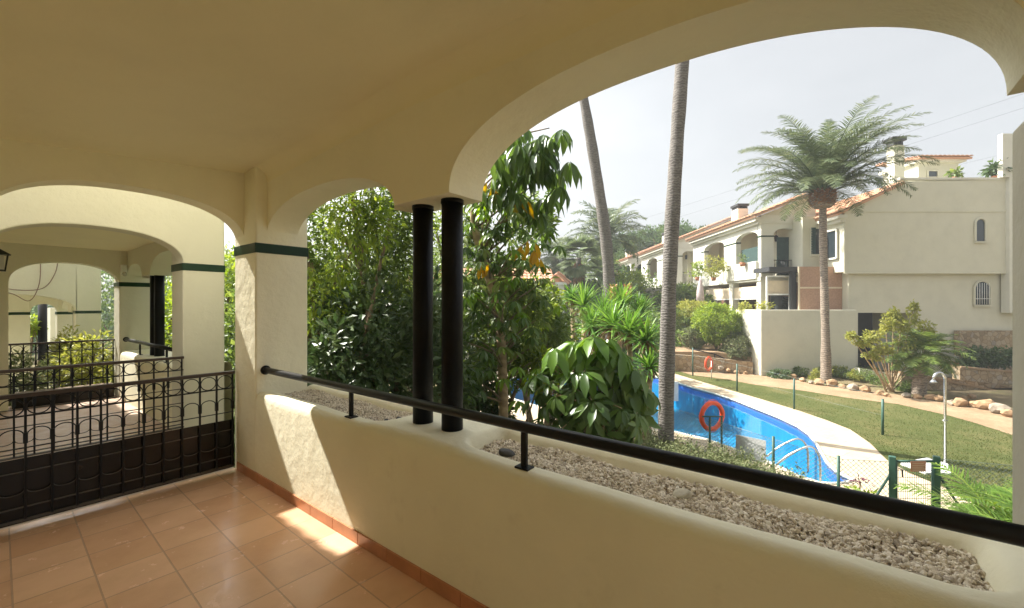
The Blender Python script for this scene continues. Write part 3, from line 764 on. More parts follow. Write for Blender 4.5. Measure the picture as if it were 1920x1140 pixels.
# ================================================================== POOL FURNITURE
def ring_buoy(label, c, R0, r0, nrm, group='orange life rings'):
    t = thing('life_ring', label, 'life ring', c, group)
    nrm = norm(np.array(nrm, float)); a = norm(np.cross(nrm, UP)); b_ = np.cross(a, nrm)
    pts = [np.array(c) + (a * math.cos(k * 2 * PI / 40) + b_ * math.sin(k * 2 * PI / 40)) * R0 for k in range(40)]
    MB().tube(pts, r0, 14, closed=True, up=tuple(nrm)).build('ring', 'orange_plastic', t)
    rp = [np.array(c) + (a * math.cos(k * 2 * PI / 40) + b_ * math.sin(k * 2 * PI / 40)) * (R0 + r0 + .012 + .012 * math.cos(k * 2 * PI / 10)) for k in range(40)]
    MB().tube(rp, .006, 5, closed=True).build('grab_rope', 'orange_plastic', t)
    for k in range(4):
        an = PI / 4 + k * PI / 2; q = [np.array(c) + (a * math.cos(an + e) + b_ * math.sin(an + e)) * R0 for e in (-.05, 0, .05)]
        MB().tube(q, r0 + .003, 14, up=tuple(nrm)).build('strap', 'orange_plastic', t)
    return t
ring_buoy('larger orange life ring on the near side of the pool', at(1335, 780, 9.3), .285, .048, -F * 1 + R * .35)
ring_buoy('smaller distant orange life ring standing by the stone bank beyond the pool', at(1329, 682, 20.6), .30, .055, -F + R * .75)
def posts_stand(name, label, pxs, d, ytop, zb=GZ, bar_y=None, rad=.022, mat='fence_green'):
    t = thing(name, label, 'stand', at(pxs[0], 0, d) * np.array([1, 1, 0]) + UP * zb)
    for px in pxs:
        p = at(px, ytop, d); MB().tube([(p[0], p[1], zb), tuple(p)], rad, 8).build('post', mat, t)
    if bar_y:
        a = at(pxs[0] - 14, bar_y, d); b_ = at(pxs[-1] + 3, bar_y, d); MB().tube([a, b_], rad * .7, 8).build('crossbar', mat, t)
posts_stand('ring_stand', 'two dark posts with crossbar holding the larger life ring', (1331, 1353), 9.12, 780, bar_y=781)
posts_stand('ring_stand', 'thin pale post under the smaller distant life ring', (1334,), 20.7, 676, rad=.02, mat='white_paint')
# fences
def fence_run(parent, A, B, ztop, zb=GZ, pitch=.075, wr=.0036):
    A = np.array(A[:2]); B = np.array(B[:2]); L = np.linalg.norm(B - A); d = (B - A) / L; H = ztop - zb
    m = MB(); s = -H
    while s < L:
        for sg in (0, 1):
            a0, z0 = s, zb; a1, z1 = s + H, ztop
            if a0 < 0: z0 = zb + (0 - a0); a0 = 0
            if a1 > L: z1 = ztop - (a1 - L); a1 = L
            if z1 > z0 + .02:
                if sg: q0, q1 = (a0, ztop + zb - z0), (a1, ztop + zb - z1)
                else: q0, q1 = (a0, z0), (a1, z1)
                p0 = A + d * q0[0]; p1 = A + d * q1[0]
                m.tube([(p0[0], p0[1], q0[1]), (p1[0], p1[1], q1[1])], wr, 3, caps=False)
        s += pitch
    m.tube([(A[0], A[1], ztop), (B[0], B[1], ztop)], .004, 4); m.tube([(A[0], A[1], zb + H * .5), (B[0], B[1], zb + H * .5)], .003, 4)
    return m.build('wire_mesh', 'wire', parent)
fn = [at(1130, 0, 12.6), at(1165, 0, 12.0), at(1240, 0, 10.4), at(1340, 0, 9.0), at(1450, 0, 7.75), at(1572, 0, 6.75), at(1673, 0, 6.62)]
ft = thing('wire_fence', 'green chain-link fence with dark posts along the near side of the pool', 'fence', fn[3] * np.array([1, 1, 0]) + UP * GZ)
for i in range(len(fn) - 1): fence_run(ft, fn[i], fn[i + 1], GZ + 1.15)
for p in fn[:3] + fn[4:6]: MB().tube([(p[0], p[1], GZ), (p[0], p[1], GZ + 1.2)], .024, 10).build('post', 'fence_green', ft)
p0 = fn[6]; q0 = at(1632, 0, 6.60)
g0, g1_ = at(1673, 0, 6.62), at(1756, 0, 6.62)
gt = thing('pool_gate', 'green metal gate with brown notice plate beside the pool end', 'gate', g0 * np.array([1, 1, 0]) + UP * GZ)
for p, w in ((g0, .042), (g1_, .042)):
    m = MB(); m.box(p[0] - w, p[0] + w, p[1] - w, p[1] + w, GZ, GZ + 1.24); m.build('gate_post', 'fence_green', gt, .006, 1)
dgv = (g1_ - g0); dgv[2] = 0; lg = np.linalg.norm(dgv); dg = dgv / lg
def gpt(s, z): q = g0 + dg * s; return (q[0], q[1], z)
m = MB(); fz0, fz1 = GZ + .08, GZ + 1.16
for a, b_ in (((.06, fz0), (lg - .06, fz0)), ((.06, fz1), (lg - .06, fz1)), ((.06, fz0), (.06, fz1)), ((lg - .06, fz0), (lg - .06, fz1))): m.tube([gpt(*a), gpt(*b_)], .02, 8)
m.build('gate_frame', 'fence_green', gt)
m = MB(); s = .1
while s < lg - .08: m.tube([gpt(s, fz0), gpt(s, fz1)], .0035, 4); s += .035
z = fz0 + .06
while z < fz1: m.tube([gpt(.06, z), gpt(lg - .06, z)], .0035, 4); z += .11
m.build('wire_mesh', 'fence_green', gt)
m = MB(); a = gpt(lg * .5 - .04, fz1 - .22); b_ = gpt(lg * .5 + .20, fz1 + .0)
nv = np.array([-dg[1], dg[0], 0]); nv = nv if np.dot(nv, F) < 0 else -nv
def plate(m, s0, s1, z0, z1, off, th=.006):
    vs = []
    for o_ in (off, off + th):
        for s, z in ((s0, z0), (s1, z0), (s1, z1), (s0, z1)):
            q = g0 + dg * s + nv * o_; vs.append((q[0], q[1], z))
    m.add(vs, [(0, 1, 2, 3), (7, 6, 5, 4), (0, 4, 5, 1), (1, 5, 6, 2), (2, 6, 7, 3), (3, 7, 4, 0)])
plate(m, lg * .38, lg * .72, fz1 - .15, fz1 + .01, .024); sg = m.build('notice_plate', 'sign_brown', gt)
m = MB()
for k in range(5):
    z = fz1 - .02 - k * .028; plate(m, lg * .41, lg * (.66 + .03 * (k % 2)), z - .006, z, .032, .001)
m.build('lettering', 'blind_beige', sg)
m = MB(); q = gpt(.1, GZ + 1.02); m.tube([gpt(.1, GZ + 1.05), tuple(np.array(gpt(.1, GZ + 1.05)) + nv * .06), tuple(np.array(gpt(.1, GZ + .94)) + nv * .07)], .01, 6); m.build('latch', 'black_metal', gt)
for p, sgn in ((g0, -1), (g1_, 1)):
    m = MB(); m.tube([(p[0], p[1], GZ + 1.0), tuple(np.array([p[0], p[1], GZ + .05]) + dg * sgn * .62)], .018, 8); m.build('brace', 'fence_green', gt)
fr2 = [g1_, at(1920, 0, 6.3), at(2150, 0, 6.2)]
ft2 = thing('wire_fence', 'green chain-link fence continuing right of the pool gate', 'fence', fr2[1] * np.array([1, 1, 0]) + UP * GZ)
for i in range(2): fence_run(ft2, fr2[i], fr2[i + 1], GZ + 1.2)
MB().tube([(fr2[1][0], fr2[1][1], GZ), (fr2[1][0], fr2[1][1], GZ + 1.2)], .024, 10).build('post', 'fence_green', ft2)
# far thin fence beyond the pool
fp = [(1299, 705, 652), (1382, 733, 682), (1489, 768, 710), (1655, 816, 748)]
ff = thing('wire_fence', 'sparse green posts of the thin fence between pool and lawn', 'fence', gp(1489, 768))
for i, (px, yb, yt) in enumerate(fp):
    d = (CZ - GZ) * FP / (yb - 572); a = at(px, yb, d); b_ = at(px, yt, d)
    MB().tube([tuple(a), tuple(b_)], .032, 8).build('post', 'fence_green', ff)
m = MB()
for i in range(3):
    (px, yb, yt), (qx, qb, qt) = fp[i], fp[i + 1]
    for f_ in (1, .5):
        a = gp(px, yb); b_ = gp(qx, qb); a = a + UP * 1.1 * f_; b_ = b_ + UP * 1.1 * f_; m.tube([tuple(a), tuple(b_)], .0035, 4)
m.build('tension_wire', 'wire', ff)
# bank railing above stone wall
m = MB(); br_ = thing('bank_railing', 'thin dark rail running down the stone bank by the hedges', 'railing', at(1299, 690, 23))
rl = [at(1299, 655, 23), at(1340, 664, 22.8), at(1384, 684, 22.5), at(1420, 697, 22.2)]
m.tube([tuple(p) for p in rl], .03, 8); m.build('rail', 'black_metal', br_)
for p in rl[1:3]: MB().tube([(p[0], p[1], p[2] - 1), tuple(p)], .03, 8).build('post', 'black_metal', br_)
# white notice left of ring, grey board on fence
t = thing('notice_board', 'white notice board half hidden behind the tall palm trunk by the pool', 'sign', at(1264, 760, 14))
m = MB(LOC); d = 14; m.box(rr(1245, d), rr(1272, d), d, d + .02, zz(752, d), zz(716, d)); m.build('board', 'white_paint', t)
m = MB(LOC); m.tube([(rr(1256, d), d + .03, GZ), (rr(1256, d), d + .03, zz(720, d))], .02, 8); m.build('post', 'fence_green', t)
t = thing('notice_board', 'square grey board fixed behind the chain-link fence at the pool edge', 'sign', at(1412, 860, 8.4))
A = at(1384, 0, 8.6); B = at(1441, 0, 7.98); dd = norm((B - A) * np.array([1, 1, 0])); L_ = np.linalg.norm((B - A)[:2])
vs = []
for o_ in (0, .012):
    for s, z in ((0, -1.52), (L_, -1.42), (L_, -.98), (0, -1.05)):
        q = A + dd * s + F * (.08 + o_); vs.append((q[0], q[1], z))
m = MB(); m.add(vs, [(0, 1, 2, 3), (7, 6, 5, 4), (0, 4, 5, 1), (1, 5, 6, 2), (2, 6, 7, 3), (3, 7, 4, 0)]); m.build('board', 'grey_panel', t)
# ladder rail
t = thing('pool_ladder_rail', 'curved steel grab rail at the pool steps', 'handrail', gp(1535, 903))
a = at(1455, 866, 8.9); 
pl_ = curve_pts([at(1455, 872, 9.0), at(1480, 853, 8.9), at(1512, 838, 8.8), at(1527, 841, 8.75), at(1536, 856, 8.7), at(1538, 880, 8.65), at(1538, 905, 8.62)], 30)
MB().tube([tuple(p) for p in pl_], .022, 10).build('rail', 'steel', t)
pl_ = [p + F * -.0 + R * .0 + F * .5 + R * .10 for p in pl_]
MB().tube([tuple(p) for p in pl_], .022, 10).build('rail', 'steel', t)
# shower
t = thing('pool_shower', 'tall chrome outdoor shower with hooked head behind the gate', 'shower', gp(1772, 872))
sb_ = gp(1772, 872); d = (CZ - GZ) * FP / (872 - 572)
zt_ = zz(712, d); rad = rr(1772, d) - rr(1750, d); rad /= 2
pts = [sb_, sb_ * np.array([1, 1, 0]) + UP * zt_]
for k in range(1, 9):
    an = PI * k / 8; pts.append(sb_ * np.array([1, 1, 0]) + UP * (zt_ + rad * 1.2 * math.sin(an)) - R * (rad - rad * math.cos(an)))
MB().tube([tuple(p) for p in pts], .026, 10).build('pipe', 'steel', t)
e = pts[-1]; MB().tube([tuple(e), tuple(e - UP * .03), tuple(e - UP * .06)], [.03, .05, .07], 12).build('shower_head', 'steel', t)
MB().tube([tuple(sb_ + UP * 1.0 - R * .05), tuple(sb_ + UP * 1.0 + R * .05)], .02, 8).build('tap', 'steel', t)
# white tray / mat near gate
q = [gp(1688, 872), gp(1738, 862), gp(1778, 874), gp(1784, 892), gp(1735, 890)]
o = poly_sheet('shower_tray', 'white_paint', q, [], GZ + .05, .05); tag(o, 'flat white slab on the grass behind the pool gate', 'slab')
# ================================================================== PALMS
def palm_trunk_mesh(pts, rads, name, mat, parent, n=14, ringy=.03, step=.09):
    trunk_seed = lambda base: float(base[0])
    P = curve_pts(pts, 60); P = np.array(P)
    seg = np.linalg.norm(np.diff(P, axis=0), axis=1); cs = np.concatenate([[0], np.cumsum(seg)]); L = cs[-1]
    s = np.arange(0, L, step); wob = 1 + .035 * np.sin(s * 2.3 + trunk_seed(base=pts[0])) + .025 * np.sin(s * 6.1); Q = np.stack([np.interp(s, cs, P[:, k]) for k in range(3)], -1)
    rd = np.interp(s / L, np.linspace(0, 1, len(rads)), rads) * (1 + ringy * np.where(np.arange(len(s)) % 2, 1, -1) + rng.normal(size=len(s)) * ringy * .3) * wob * (1 + rng.normal(size=len(s)) * .004)
    m = MB(); m.tube([tuple(q) for q in Q], list(rd), n); return m.build(name, mat, parent)
def palm(name, label, trunk_pts, rads, nf, L, leaf, w, mat='palm_leaf', els=(-.5, 1.35), droop=1.6, tmat='palm_trunk', boot=None, cat='palm tree', group=None, n=36, azr=None, dry=0, ringy=.03):
    base = trunk_pts[0]; top = np.array(trunk_pts[-1], float)
    t = thing(name, label, cat, base, group)
    palm_trunk_mesh(trunk_pts, rads, 'trunk', tmat, t, ringy=ringy)
    lv = LV(); rc = MB()
    for i in range(nf):
        f_ = (i + .5) / nf; el = els[1] + (els[0] - els[1]) * f_ ** (1.2 if boot else .85); az = i * 2.39996 + rng.normal() * .15
        ll = L * rng.uniform(.85, 1.1) * (.8 + .2 * math.sin(PI * min(1, f_ + .15)))
        frond(lv, rc, top + np.array([math.cos(az), math.sin(az), 0]) * .1 + UP * .05, az, el, ll, droop * rng.uniform(.8, 1.15), leaf, w, n)
    c_ = lv.build('crown', mat, t); rc.build('frond_stems', mat, c_)
    if boot:
        m = MB(); r0 = boot
        pr = [(-.75, .62), (-.6, .85), (-.3, 1.0), (0, .95), (.3, .7)]
        N = 9; K = 16
        m.tube([tuple(top + UP * (z * r0 * 1.5)) for z, _ in pr], [r0 * q for _, q in pr], 18)
        b0 = m.build('boot', 'date_trunk', t)
        lv = LV(); nb = 420; z = rng.uniform(-.75, .3, nb); rad_ = r0 * np.interp(z, [p_[0] for p_ in pr], [p_[1] for p_ in pr]) * .93; an = rng.uniform(0, 2 * PI, nb)
        P = top + np.stack([np.cos(an) * rad_, np.sin(an) * rad_, z * r0 * 1.5], -1)
        D = np.stack([np.cos(an), np.sin(an), rng.uniform(.3, 1.2, nb)], -1); Nn = np.stack([-np.cos(an), -np.sin(an), np.ones(nb) * .6], -1)
        lv.put(P, D, Nn, rng.uniform(.1, .2, nb), rng.uniform(.06, .11, nb), T_BLADE); lv.build('leaf_bases', 'dry_leaf', b0)
    return t
# central tall palm trunk close by
d = 8.3; tp = [at(1246, 572 + 3.6 * FP / d, d), at(1248, 843, d), at(1250, 700, d), at(1256, 500, d), at(1267, 300, d), at(1279, 120, d), at(1291, -60, d), at(1300, -260, d), at(1306, -520, d)]
palm('tall_palm', 'straighter tall palm with bare grey trunk rising right of the leafy bush', tp, [.17, .145, .14, .135, .128, .12, .12, .12, .12], 26, 1.9, .5, .035, droop=1.9, tmat='palm_trunk', ringy=0)
d = 13.5; tp = [at(1140, 572 + 3.6 * FP / d, d), at(1143, 640, d), at(1143, 550, d), at(1136, 450, d), at(1122, 350, d), at(1097, 200, d), at(1070, 60, d), at(1045, -80, d), at(1028, -200, d)]
palm('tall_palm', 'leaning tall palm with bare trunk behind the spiky yuccas', tp, [.23, .20, .19, .18, .17, .15, .145, .14, .14], 26, 2.0, .5, .04, droop=1.9, ringy=0)
# date palm on the right
d = 19.5; tp = [at(1549, 572 + 3.6 * FP / d, d), at(1548, 640, d), at(1545, 520, d), at(1543, 430, d), at(1543, 366, d)]
palm('date_palm', 'feathery date palm with pineapple-shaped boot in front of the right house', tp, [.23, .175, .16, .155, .15], 78, 4.4, .60, .026, els=(.22, 1.5), droop=1.55, tmat='date_trunk', boot=.52, n=60, ringy=.02)
# distant palms
d = 34; tp = [at(1140, 640, d), at(1138, 560, d), at(1138, 448, d)]
palm('date_palm', 'large distant palm crown behind the leaning trunk', tp, [.35, .32, .3], 46, 4.0, .9, .07, 'palm_leaf', els=(-.2, 1.5), droop=1.7, tmat='date_trunk', n=26)
d = 40; tp = [at(1041, 640, d), at(1040, 560, d), at(1040, 482, d)]
palm('date_palm', 'distant palm above the small tiled roof', tp, [.35, .3, .28], 34, 3.2, .8, .08, 'palm_leaf', els=(-.3, 1.4), droop=1.6, tmat='date_trunk', n=22)
def fan_palm(label, px, py, d, r, nl, mat='palm_far', dry=True):
    top = at(px, py, d); t = thing('fan_palm', label, 'palm tree', at(px, 640, d))
    palm_trunk_mesh([at(px, 650, d), at(px, 600, d), top], [.22, .2, .18], 'trunk', 'palm_trunk', t)
    lv = LV()
    for i in range(nl):
        dv = rdir(1, .15)[0]; c = top + dv * r * .55
        nb = 16; s_ = norm(np.cross(dv, UP)); an = np.linspace(-1.3, 1.3, nb)
        D = np.cos(an)[:, None] * dv + np.sin(an)[:, None] * s_; D[:, 2] -= .2
        lv.put(np.tile(c, (nb, 1)), D, np.tile(np.cross(s_, dv), (nb, 1)), np.full(nb, r * .5), np.full(nb, .09), T_BLADE)
    lv.build('crown', mat, t)
    if dry:
        lv = LV(); nb = 260; z = rng.uniform(-2.2, -.3, nb) * r * .8; an = rng.uniform(0, 2 * PI, nb); rad_ = .24 + .3 * np.exp(z)
        P = top + np.stack([np.cos(an) * rad_, np.sin(an) * rad_, z], -1); D = np.stack([np.cos(an) * .3, np.sin(an) * .3, -np.ones(nb)], -1)
        lv.put(P, D, np.stack([np.cos(an), np.sin(an), np.zeros(nb)], -1), rng.uniform(.3, .6, nb), rng.uniform(.05, .12, nb), T_BLADE); lv.build('dead_skirt', 'dry_leaf', t)
fan_palm('distant fan palm with brown skirt left of the leaning trunk', 1085, 482, 30, 1.7, 46)
fan_palm('shorter distant fan palm with thick brown skirt beside the leaning trunk', 1131, 512, 32, 1.5, 30)
# sago palm right with trunk
d = 15.5; tp = [gp(1723, 741), at(1724, 715, 16.9), at(1728, 668, 16.9)]
palm('sago_palm', 'short stout palm with thick trunk in the rock-edged bed at right', tp, [.24, .22, .21], 44, 1.55, .42, .03, 'leaf_mid', els=(-.35, 1.4), droop=1.3, tmat='date_trunk', n=30, ringy=.06)
# areca fronds at right bottom
m_island('areca_leaf', [(.06, .13, .02), (.11, .20, .03), (.20, .28, .05)], .45, .35, .4)
t = thing('areca_palm', 'bright green feathery palm fronds below the handrail at the right edge', 'palm', at(1860, 1000, 5.0))
lv = LV(); rc = MB()
for i in range(40):
    px = rng.uniform(1870, 2060); b0 = at(px, 1080, rng.uniform(4.4, 5.6)); az = rng.uniform(0, 2 * PI)
    frond(lv, rc, b0, az, rng.uniform(.7, 1.45), rng.uniform(1.0, 1.5), 1.5, .36, .014, 46)
c_ = lv.build('leaves', 'areca_leaf', t); rc.build('frond_stems', 'leaf_bright', c_)
palm_trunk_mesh([at(1880, 1500, 5.0) * np.array([1, 1, 0]) + UP * GZ, at(1880, 1080, 5.0)], [.12, .1], 'trunk', 'bark', t)

# ================================================================== TREES & SHRUBS
def limbs(parent, base, tips, r0, mat='bark', mids=None, name='trunk'):
    m = MB(); base = np.array(base, float)
    for i, tp_ in enumerate(tips):
        tp_ = np.array(tp_, float); mid = (base + tp_) / 2 + rng.normal(size=3) * .08 * np.linalg.norm(tp_ - base); 
        P = curve_pts([base + rng.normal(size=3) * .02 * np.array([1, 1, 0]), mid, tp_], 14)
        rr_ = r0 * (1 if i == 0 else .6); m.tube([tuple(p) for p in P], list(np.linspace(rr_, rr_ * .25, len(P))), 7)
    return m.build(name, mat, parent)
def tree(name, label, c, rad, n, L, W, mat, clumps=40, cr=.3, cat='tree', group=None, bark='bark', r0=.12, base=None, shell=.5, T=T_LEAF4, nb=6, droop=-.2, ground=GZ, keep=None, mat2=None):
    c = np.array(c, float); rad = np.array(rad, float)
    if base is None: base = (c[0], c[1], ground)
    t = thing(name, label, cat, base, group)
    tips = [c + rdir(1)[0] * rad * rng.uniform(.4, .8) for _ in range(nb)]; tips[0] = c + UP * rad[2] * .6
    limbs(t, base, tips, r0, bark)
    lv = LV(); cloud(lv, c, rad, n, L, W, clumps, cr, T, shell, droop, keep); lv.build('crown', mat, t)
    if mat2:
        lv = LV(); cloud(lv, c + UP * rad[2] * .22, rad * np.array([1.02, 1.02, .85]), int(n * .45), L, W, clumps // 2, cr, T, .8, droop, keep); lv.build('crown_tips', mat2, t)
    return t
OUT = lambda P: P[:, 0] > 2.45
# dense tree in the small arch
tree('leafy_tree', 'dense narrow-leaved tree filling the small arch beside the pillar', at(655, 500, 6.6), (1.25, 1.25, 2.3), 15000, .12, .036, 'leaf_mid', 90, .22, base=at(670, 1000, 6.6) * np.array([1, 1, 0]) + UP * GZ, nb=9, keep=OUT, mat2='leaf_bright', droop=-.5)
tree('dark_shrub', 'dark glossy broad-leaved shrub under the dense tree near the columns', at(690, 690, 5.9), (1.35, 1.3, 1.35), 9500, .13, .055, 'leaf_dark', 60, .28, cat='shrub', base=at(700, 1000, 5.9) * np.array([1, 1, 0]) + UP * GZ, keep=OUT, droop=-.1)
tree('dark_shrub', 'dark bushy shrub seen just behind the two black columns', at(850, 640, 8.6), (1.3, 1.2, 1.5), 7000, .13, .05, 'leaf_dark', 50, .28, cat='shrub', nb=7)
tree('leafy_tree', 'mid green tree standing behind the black columns', at(820, 520, 10.5), (1.5, 1.3, 1.7), 6000, .14, .05, 'leaf_mid', 50, .25)
tree('leafy_tree', 'green tree visible left of the stucco pillar', at(430, 590, 11), (1.5, 1.5, 1.9), 6500, .16, .07, 'leaf_bright', 50, .28)
tree('leafy_tree', 'bushy tree behind the pillar and dense tree', at(560, 590, 13), (2.2, 2.0, 2.6), 7000, .18, .07, 'leaf_mid', 60, .25)
tree('green_shrub', 'leafy green shrubs outside the middle terrace columns', (3.6, 9.2, .3), (.9, 2.2, 2.0), 8000, .14, .06, 'leaf_mid', 60, .28, cat='shrub')
tree('green_shrub', 'bright shrub between the middle and farthest arcades', at(60, 612, 12.6), (.24, .24, .42), 700, .10, .05, 'leaf_bright', 12, .4, cat='shrub', r0=.05)
tree('yellow_shrub', 'yellow-green shrub just behind the farthest railing at its left', at(130, 680, 9.6) * np.array([1, 1, 1]), (.42, .35, .62), 2600, .10, .04, 'leaf_yellow', 26, .35, cat='shrub', r0=.04, keep=lambda P: P[:, 1] > 10.45 - 99)
tree('yellow_shrub', 'yellow-green shrub behind the farthest railing near the pillar', (1.45, 11.0, .35), (.55, .5, .75), 3200, .10, .04, 'leaf_yellow', 30, .35, cat='shrub', r0=.04)
tree('yellow_shrub', 'low olive shrub behind the farthest railing centre', (.75, 11.2, .2), (.55, .5, .7), 2600, .10, .04, 'hedge_grey', 26, .35, cat='shrub', r0=.04)
tree('pale_shrub', 'pale bushes outside the gap beside the farthest arcade', (3.3, 13.5, .9), (.8, 1.2, 1.6), 3200, .13, .06, 'leaf_bright', 30, .35, cat='shrub')
# tall umbrella tree (schefflera)
tr = thing('umbrella_tree', 'tall umbrella tree with bent trunk, drooping leaf whorls and yellow leaves by the columns', 'tree', at(945, 1000, 6.8) * np.array([1, 1, 0]) + UP * GZ)
d = 6.8
tp = [at(944, 572 + 3.6 * FP / d, d), at(944, 780, d), at(942, 690, d), at(936, 600, d), at(922, 540, d), at(905, 480, d), at(893, 440, d), at(888, 380, d), at(900, 300, d), at(930, 240, d)]
P = curve_pts(tp, 50); m = MB(); m.tube([tuple(p) for p in P], list(np.linspace(.085, .05, len(P))), 10); tk = m.build('trunk', 'bark_pale', tr)
wh = [(950, 300, 5.6, 2), (930, 330, 5.8, 2), (1010, 340, 5.9, 2), (965, 385, 6, 2), (1000, 365, 6.1, 2), (1040, 285, 5.7, 2), (980, 250, 5.6, 2), (925, 395, 6.2, 3), (895, 560, 6.2, 3), (950, 510, 6.2, 3), (1005, 600, 6.8, 3), (1020, 530, 7, 1), (870, 560, 6.4, 1), (945, 570, 6.2, 0), (975, 540, 6.3, 0), (900, 335, 5.9, 1), (885, 380, 6.4, 1), (925, 360, 6.2, 1), (960, 330, 5.8, 2), (985, 375, 6, 1), (945, 400, 6.2, 0), (1000, 270, 5.6, 2), (1035, 262, 5.7, 2), (975, 290, 5.7, 2), (1015, 310, 5.8, 2), (1030, 240, 5.9, 2), (990, 330, 6, 2),
      (905, 420, 6.6, 0), (935, 440, 6.5, 0), (970, 430, 6.4, 0), (1000, 445, 6.5, 0), (1010, 400, 6.4, 0), (880, 470, 6.6, 0), (915, 480, 6.3, 1), (955, 480, 6.4, 0), (990, 490, 6.5, 0), (1010, 465, 6.7, 0),
      (885, 530, 6.6, 0), (920, 545, 6.4, 1), (960, 530, 6.6, 1), (890, 590, 6.5, 0), (930, 600, 6.4, 1), (965, 590, 6.6, 0), (900, 640, 6.4, 0), (960, 640, 6.5, 1), (885, 690, 6.3, 0), (925, 660, 6.2, 0), (985, 620, 6.8, 0), (1005, 560, 7, 0), (870, 430, 6.8, 1), (1000, 650, 6.8, 1), (975, 690, 6.3, 3), (995, 680, 6.4, 3), (905, 720, 6.2, 0), (870, 640, 6.6, 0), (880, 740, 6.2, 0)]
lvs = {k: LV() for k in ('leaf_big', 'leaf_mid', 'leaf_biglit', 'leaf_gold', 'leaf_yellow')}
br = MB(); Pn = np.array(P)
for (px, py, dd_, ty) in wh:
    c = at(px, py, dd_); 
    for k in range(3):
        cc = c + rng.normal(size=3) * .16
        big = ty == 2; L = (.36 if big else .21) * rng.uniform(.85, 1.1)
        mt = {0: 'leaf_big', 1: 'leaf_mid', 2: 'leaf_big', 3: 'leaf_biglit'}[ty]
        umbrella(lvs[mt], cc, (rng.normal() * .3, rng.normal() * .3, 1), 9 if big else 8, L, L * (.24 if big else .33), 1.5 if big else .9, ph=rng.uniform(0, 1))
    q = Pn[np.argmin(np.linalg.norm(Pn - c - UP * -.35, axis=1))]
    br.tube([tuple(p) for p in curve_pts([q, (q + c) / 2 + UP * .02, c], 8)], list(np.linspace(.022, .007, 9)), 5)
for (px, py, dd_, n_) in ((975, 365, 5.75, 3), (922, 345, 5.8, 4), (1003, 470, 6.3, 6), (985, 462, 6.3, 3), (915, 500, 6.2, 3)):
    c = at(px, py, dd_); D = rng.normal(size=(n_, 3)) * .35; D[:, 2] -= 1
    lvs['leaf_gold'].put(np.tile(c, (n_, 1)) + rng.normal(size=(n_, 3)) * .04, D, -np.tile(F, (n_, 1)) + rng.normal(size=(n_, 3)) * .3, np.full(n_, .26), np.full(n_, .075), T_BIG)
for k, l in lvs.items():
    if l.V: l.build('leaves', k, tr, True)
br.build('branches', 'bark', tr)
lv = LV(); 
for (px, py) in ((900, 500), (960, 560), (900, 600), (990, 430), (930, 460)):
    cloud(lv, at(px, py, 7.4), (.5, .5, .5), 420, .14, .055, 12, .4)
for (px, py) in ((880, 420), (1000, 400), (930, 520), (985, 520), (880, 600), (1000, 580), (940, 640), (880, 680), (980, 660), (930, 700)):
    cloud(lv, at(px, py, 7.3), (.42, .42, .42), 420, .14, .055, 12, .45)
lv.build('inner_leaves', 'leaf_mid', tr)
# big-leaved bush
m_island('bush_lit', [(.07, .15, .02), (.11, .22, .03), (.18, .30, .04)], .3, .35, .5)  # lit copy of the bush leaves for the upper side, sunlight coloured in
bu = thing('umbrella_bush', 'big round bush of large glossy drooping leaves in front of the pool', 'bush', at(1110, 1000, 5.3) * np.array([1, 1, 0]) + UP * GZ)
lit = LV(); drk = LV(); st_ = MB(); bc = at(1110, 745, 5.4)
for i in range(190):
    dv = rdir(1, .1)[0]; c = bc + dv * np.array([.76, .76, .74]) * rng.uniform(.5, 1.05)
    if np.dot(dv, F) > .55: continue
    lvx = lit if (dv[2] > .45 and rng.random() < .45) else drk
    up = norm(dv * .9 + UP * .7 + rng.normal(size=3) * .35)
    L = rng.uniform(.2, .34); umbrella(lvx, c, up, int(rng.integers(6, 10)), L * .9, L * .33, rng.uniform(.25, 1.2), ph=rng.uniform(0, 1))
    st_.tube([tuple(bc - UP * .5), tuple((bc + c) / 2 + rng.normal(size=3) * .03), tuple(c)], [.018, .01, .006], 5)
for (px, py) in ((1075, 640), (1110, 628), (1140, 632), (1165, 655), (1190, 690), (1040, 650), (1205, 730), (1090, 660), (1130, 665), (1180, 720)):
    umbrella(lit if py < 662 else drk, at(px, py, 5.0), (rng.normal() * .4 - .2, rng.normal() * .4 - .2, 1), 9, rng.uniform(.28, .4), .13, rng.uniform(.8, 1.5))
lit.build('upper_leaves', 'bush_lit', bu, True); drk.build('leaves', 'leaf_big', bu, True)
for px in (1085, 1120, 1165, 1185): 
    b0 = at(px, 1000, 5.4) * np.array([1, 1, 0]) + UP * GZ; st_.tube([tuple(b0), tuple((b0 + bc) / 2 + R * .06), tuple(bc + (at(px, 745, 5.4) - bc) * .5)], [.04, .035, .02], 8)
st_.build('stems', 'bark_pale', bu)
# thin trunk tree left of bush
t = tree('young_tree', 'slim dark-stemmed young tree in front of the pale deck left of the big bush', at(1003, 690, 7.4), (.42, .4, .42), 900, .15, .07, 'leaf_bright', 14, .4, r0=.07, nb=3)
# small leaved shrubs mid
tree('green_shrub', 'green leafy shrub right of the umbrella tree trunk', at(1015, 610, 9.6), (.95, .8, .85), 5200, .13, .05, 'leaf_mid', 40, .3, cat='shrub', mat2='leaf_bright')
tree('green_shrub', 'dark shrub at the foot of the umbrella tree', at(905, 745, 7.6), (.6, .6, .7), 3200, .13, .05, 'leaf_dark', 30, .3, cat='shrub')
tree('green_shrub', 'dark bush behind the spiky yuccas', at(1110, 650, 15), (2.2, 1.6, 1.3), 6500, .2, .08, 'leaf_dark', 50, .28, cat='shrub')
tree('green_shrub', 'broad green bush behind the pool between the palm trunks', at(1190, 640, 19), (2.2, 1.6, 1.6), 5200, .22, .09, 'leaf_mid', 50, .28, cat='shrub')
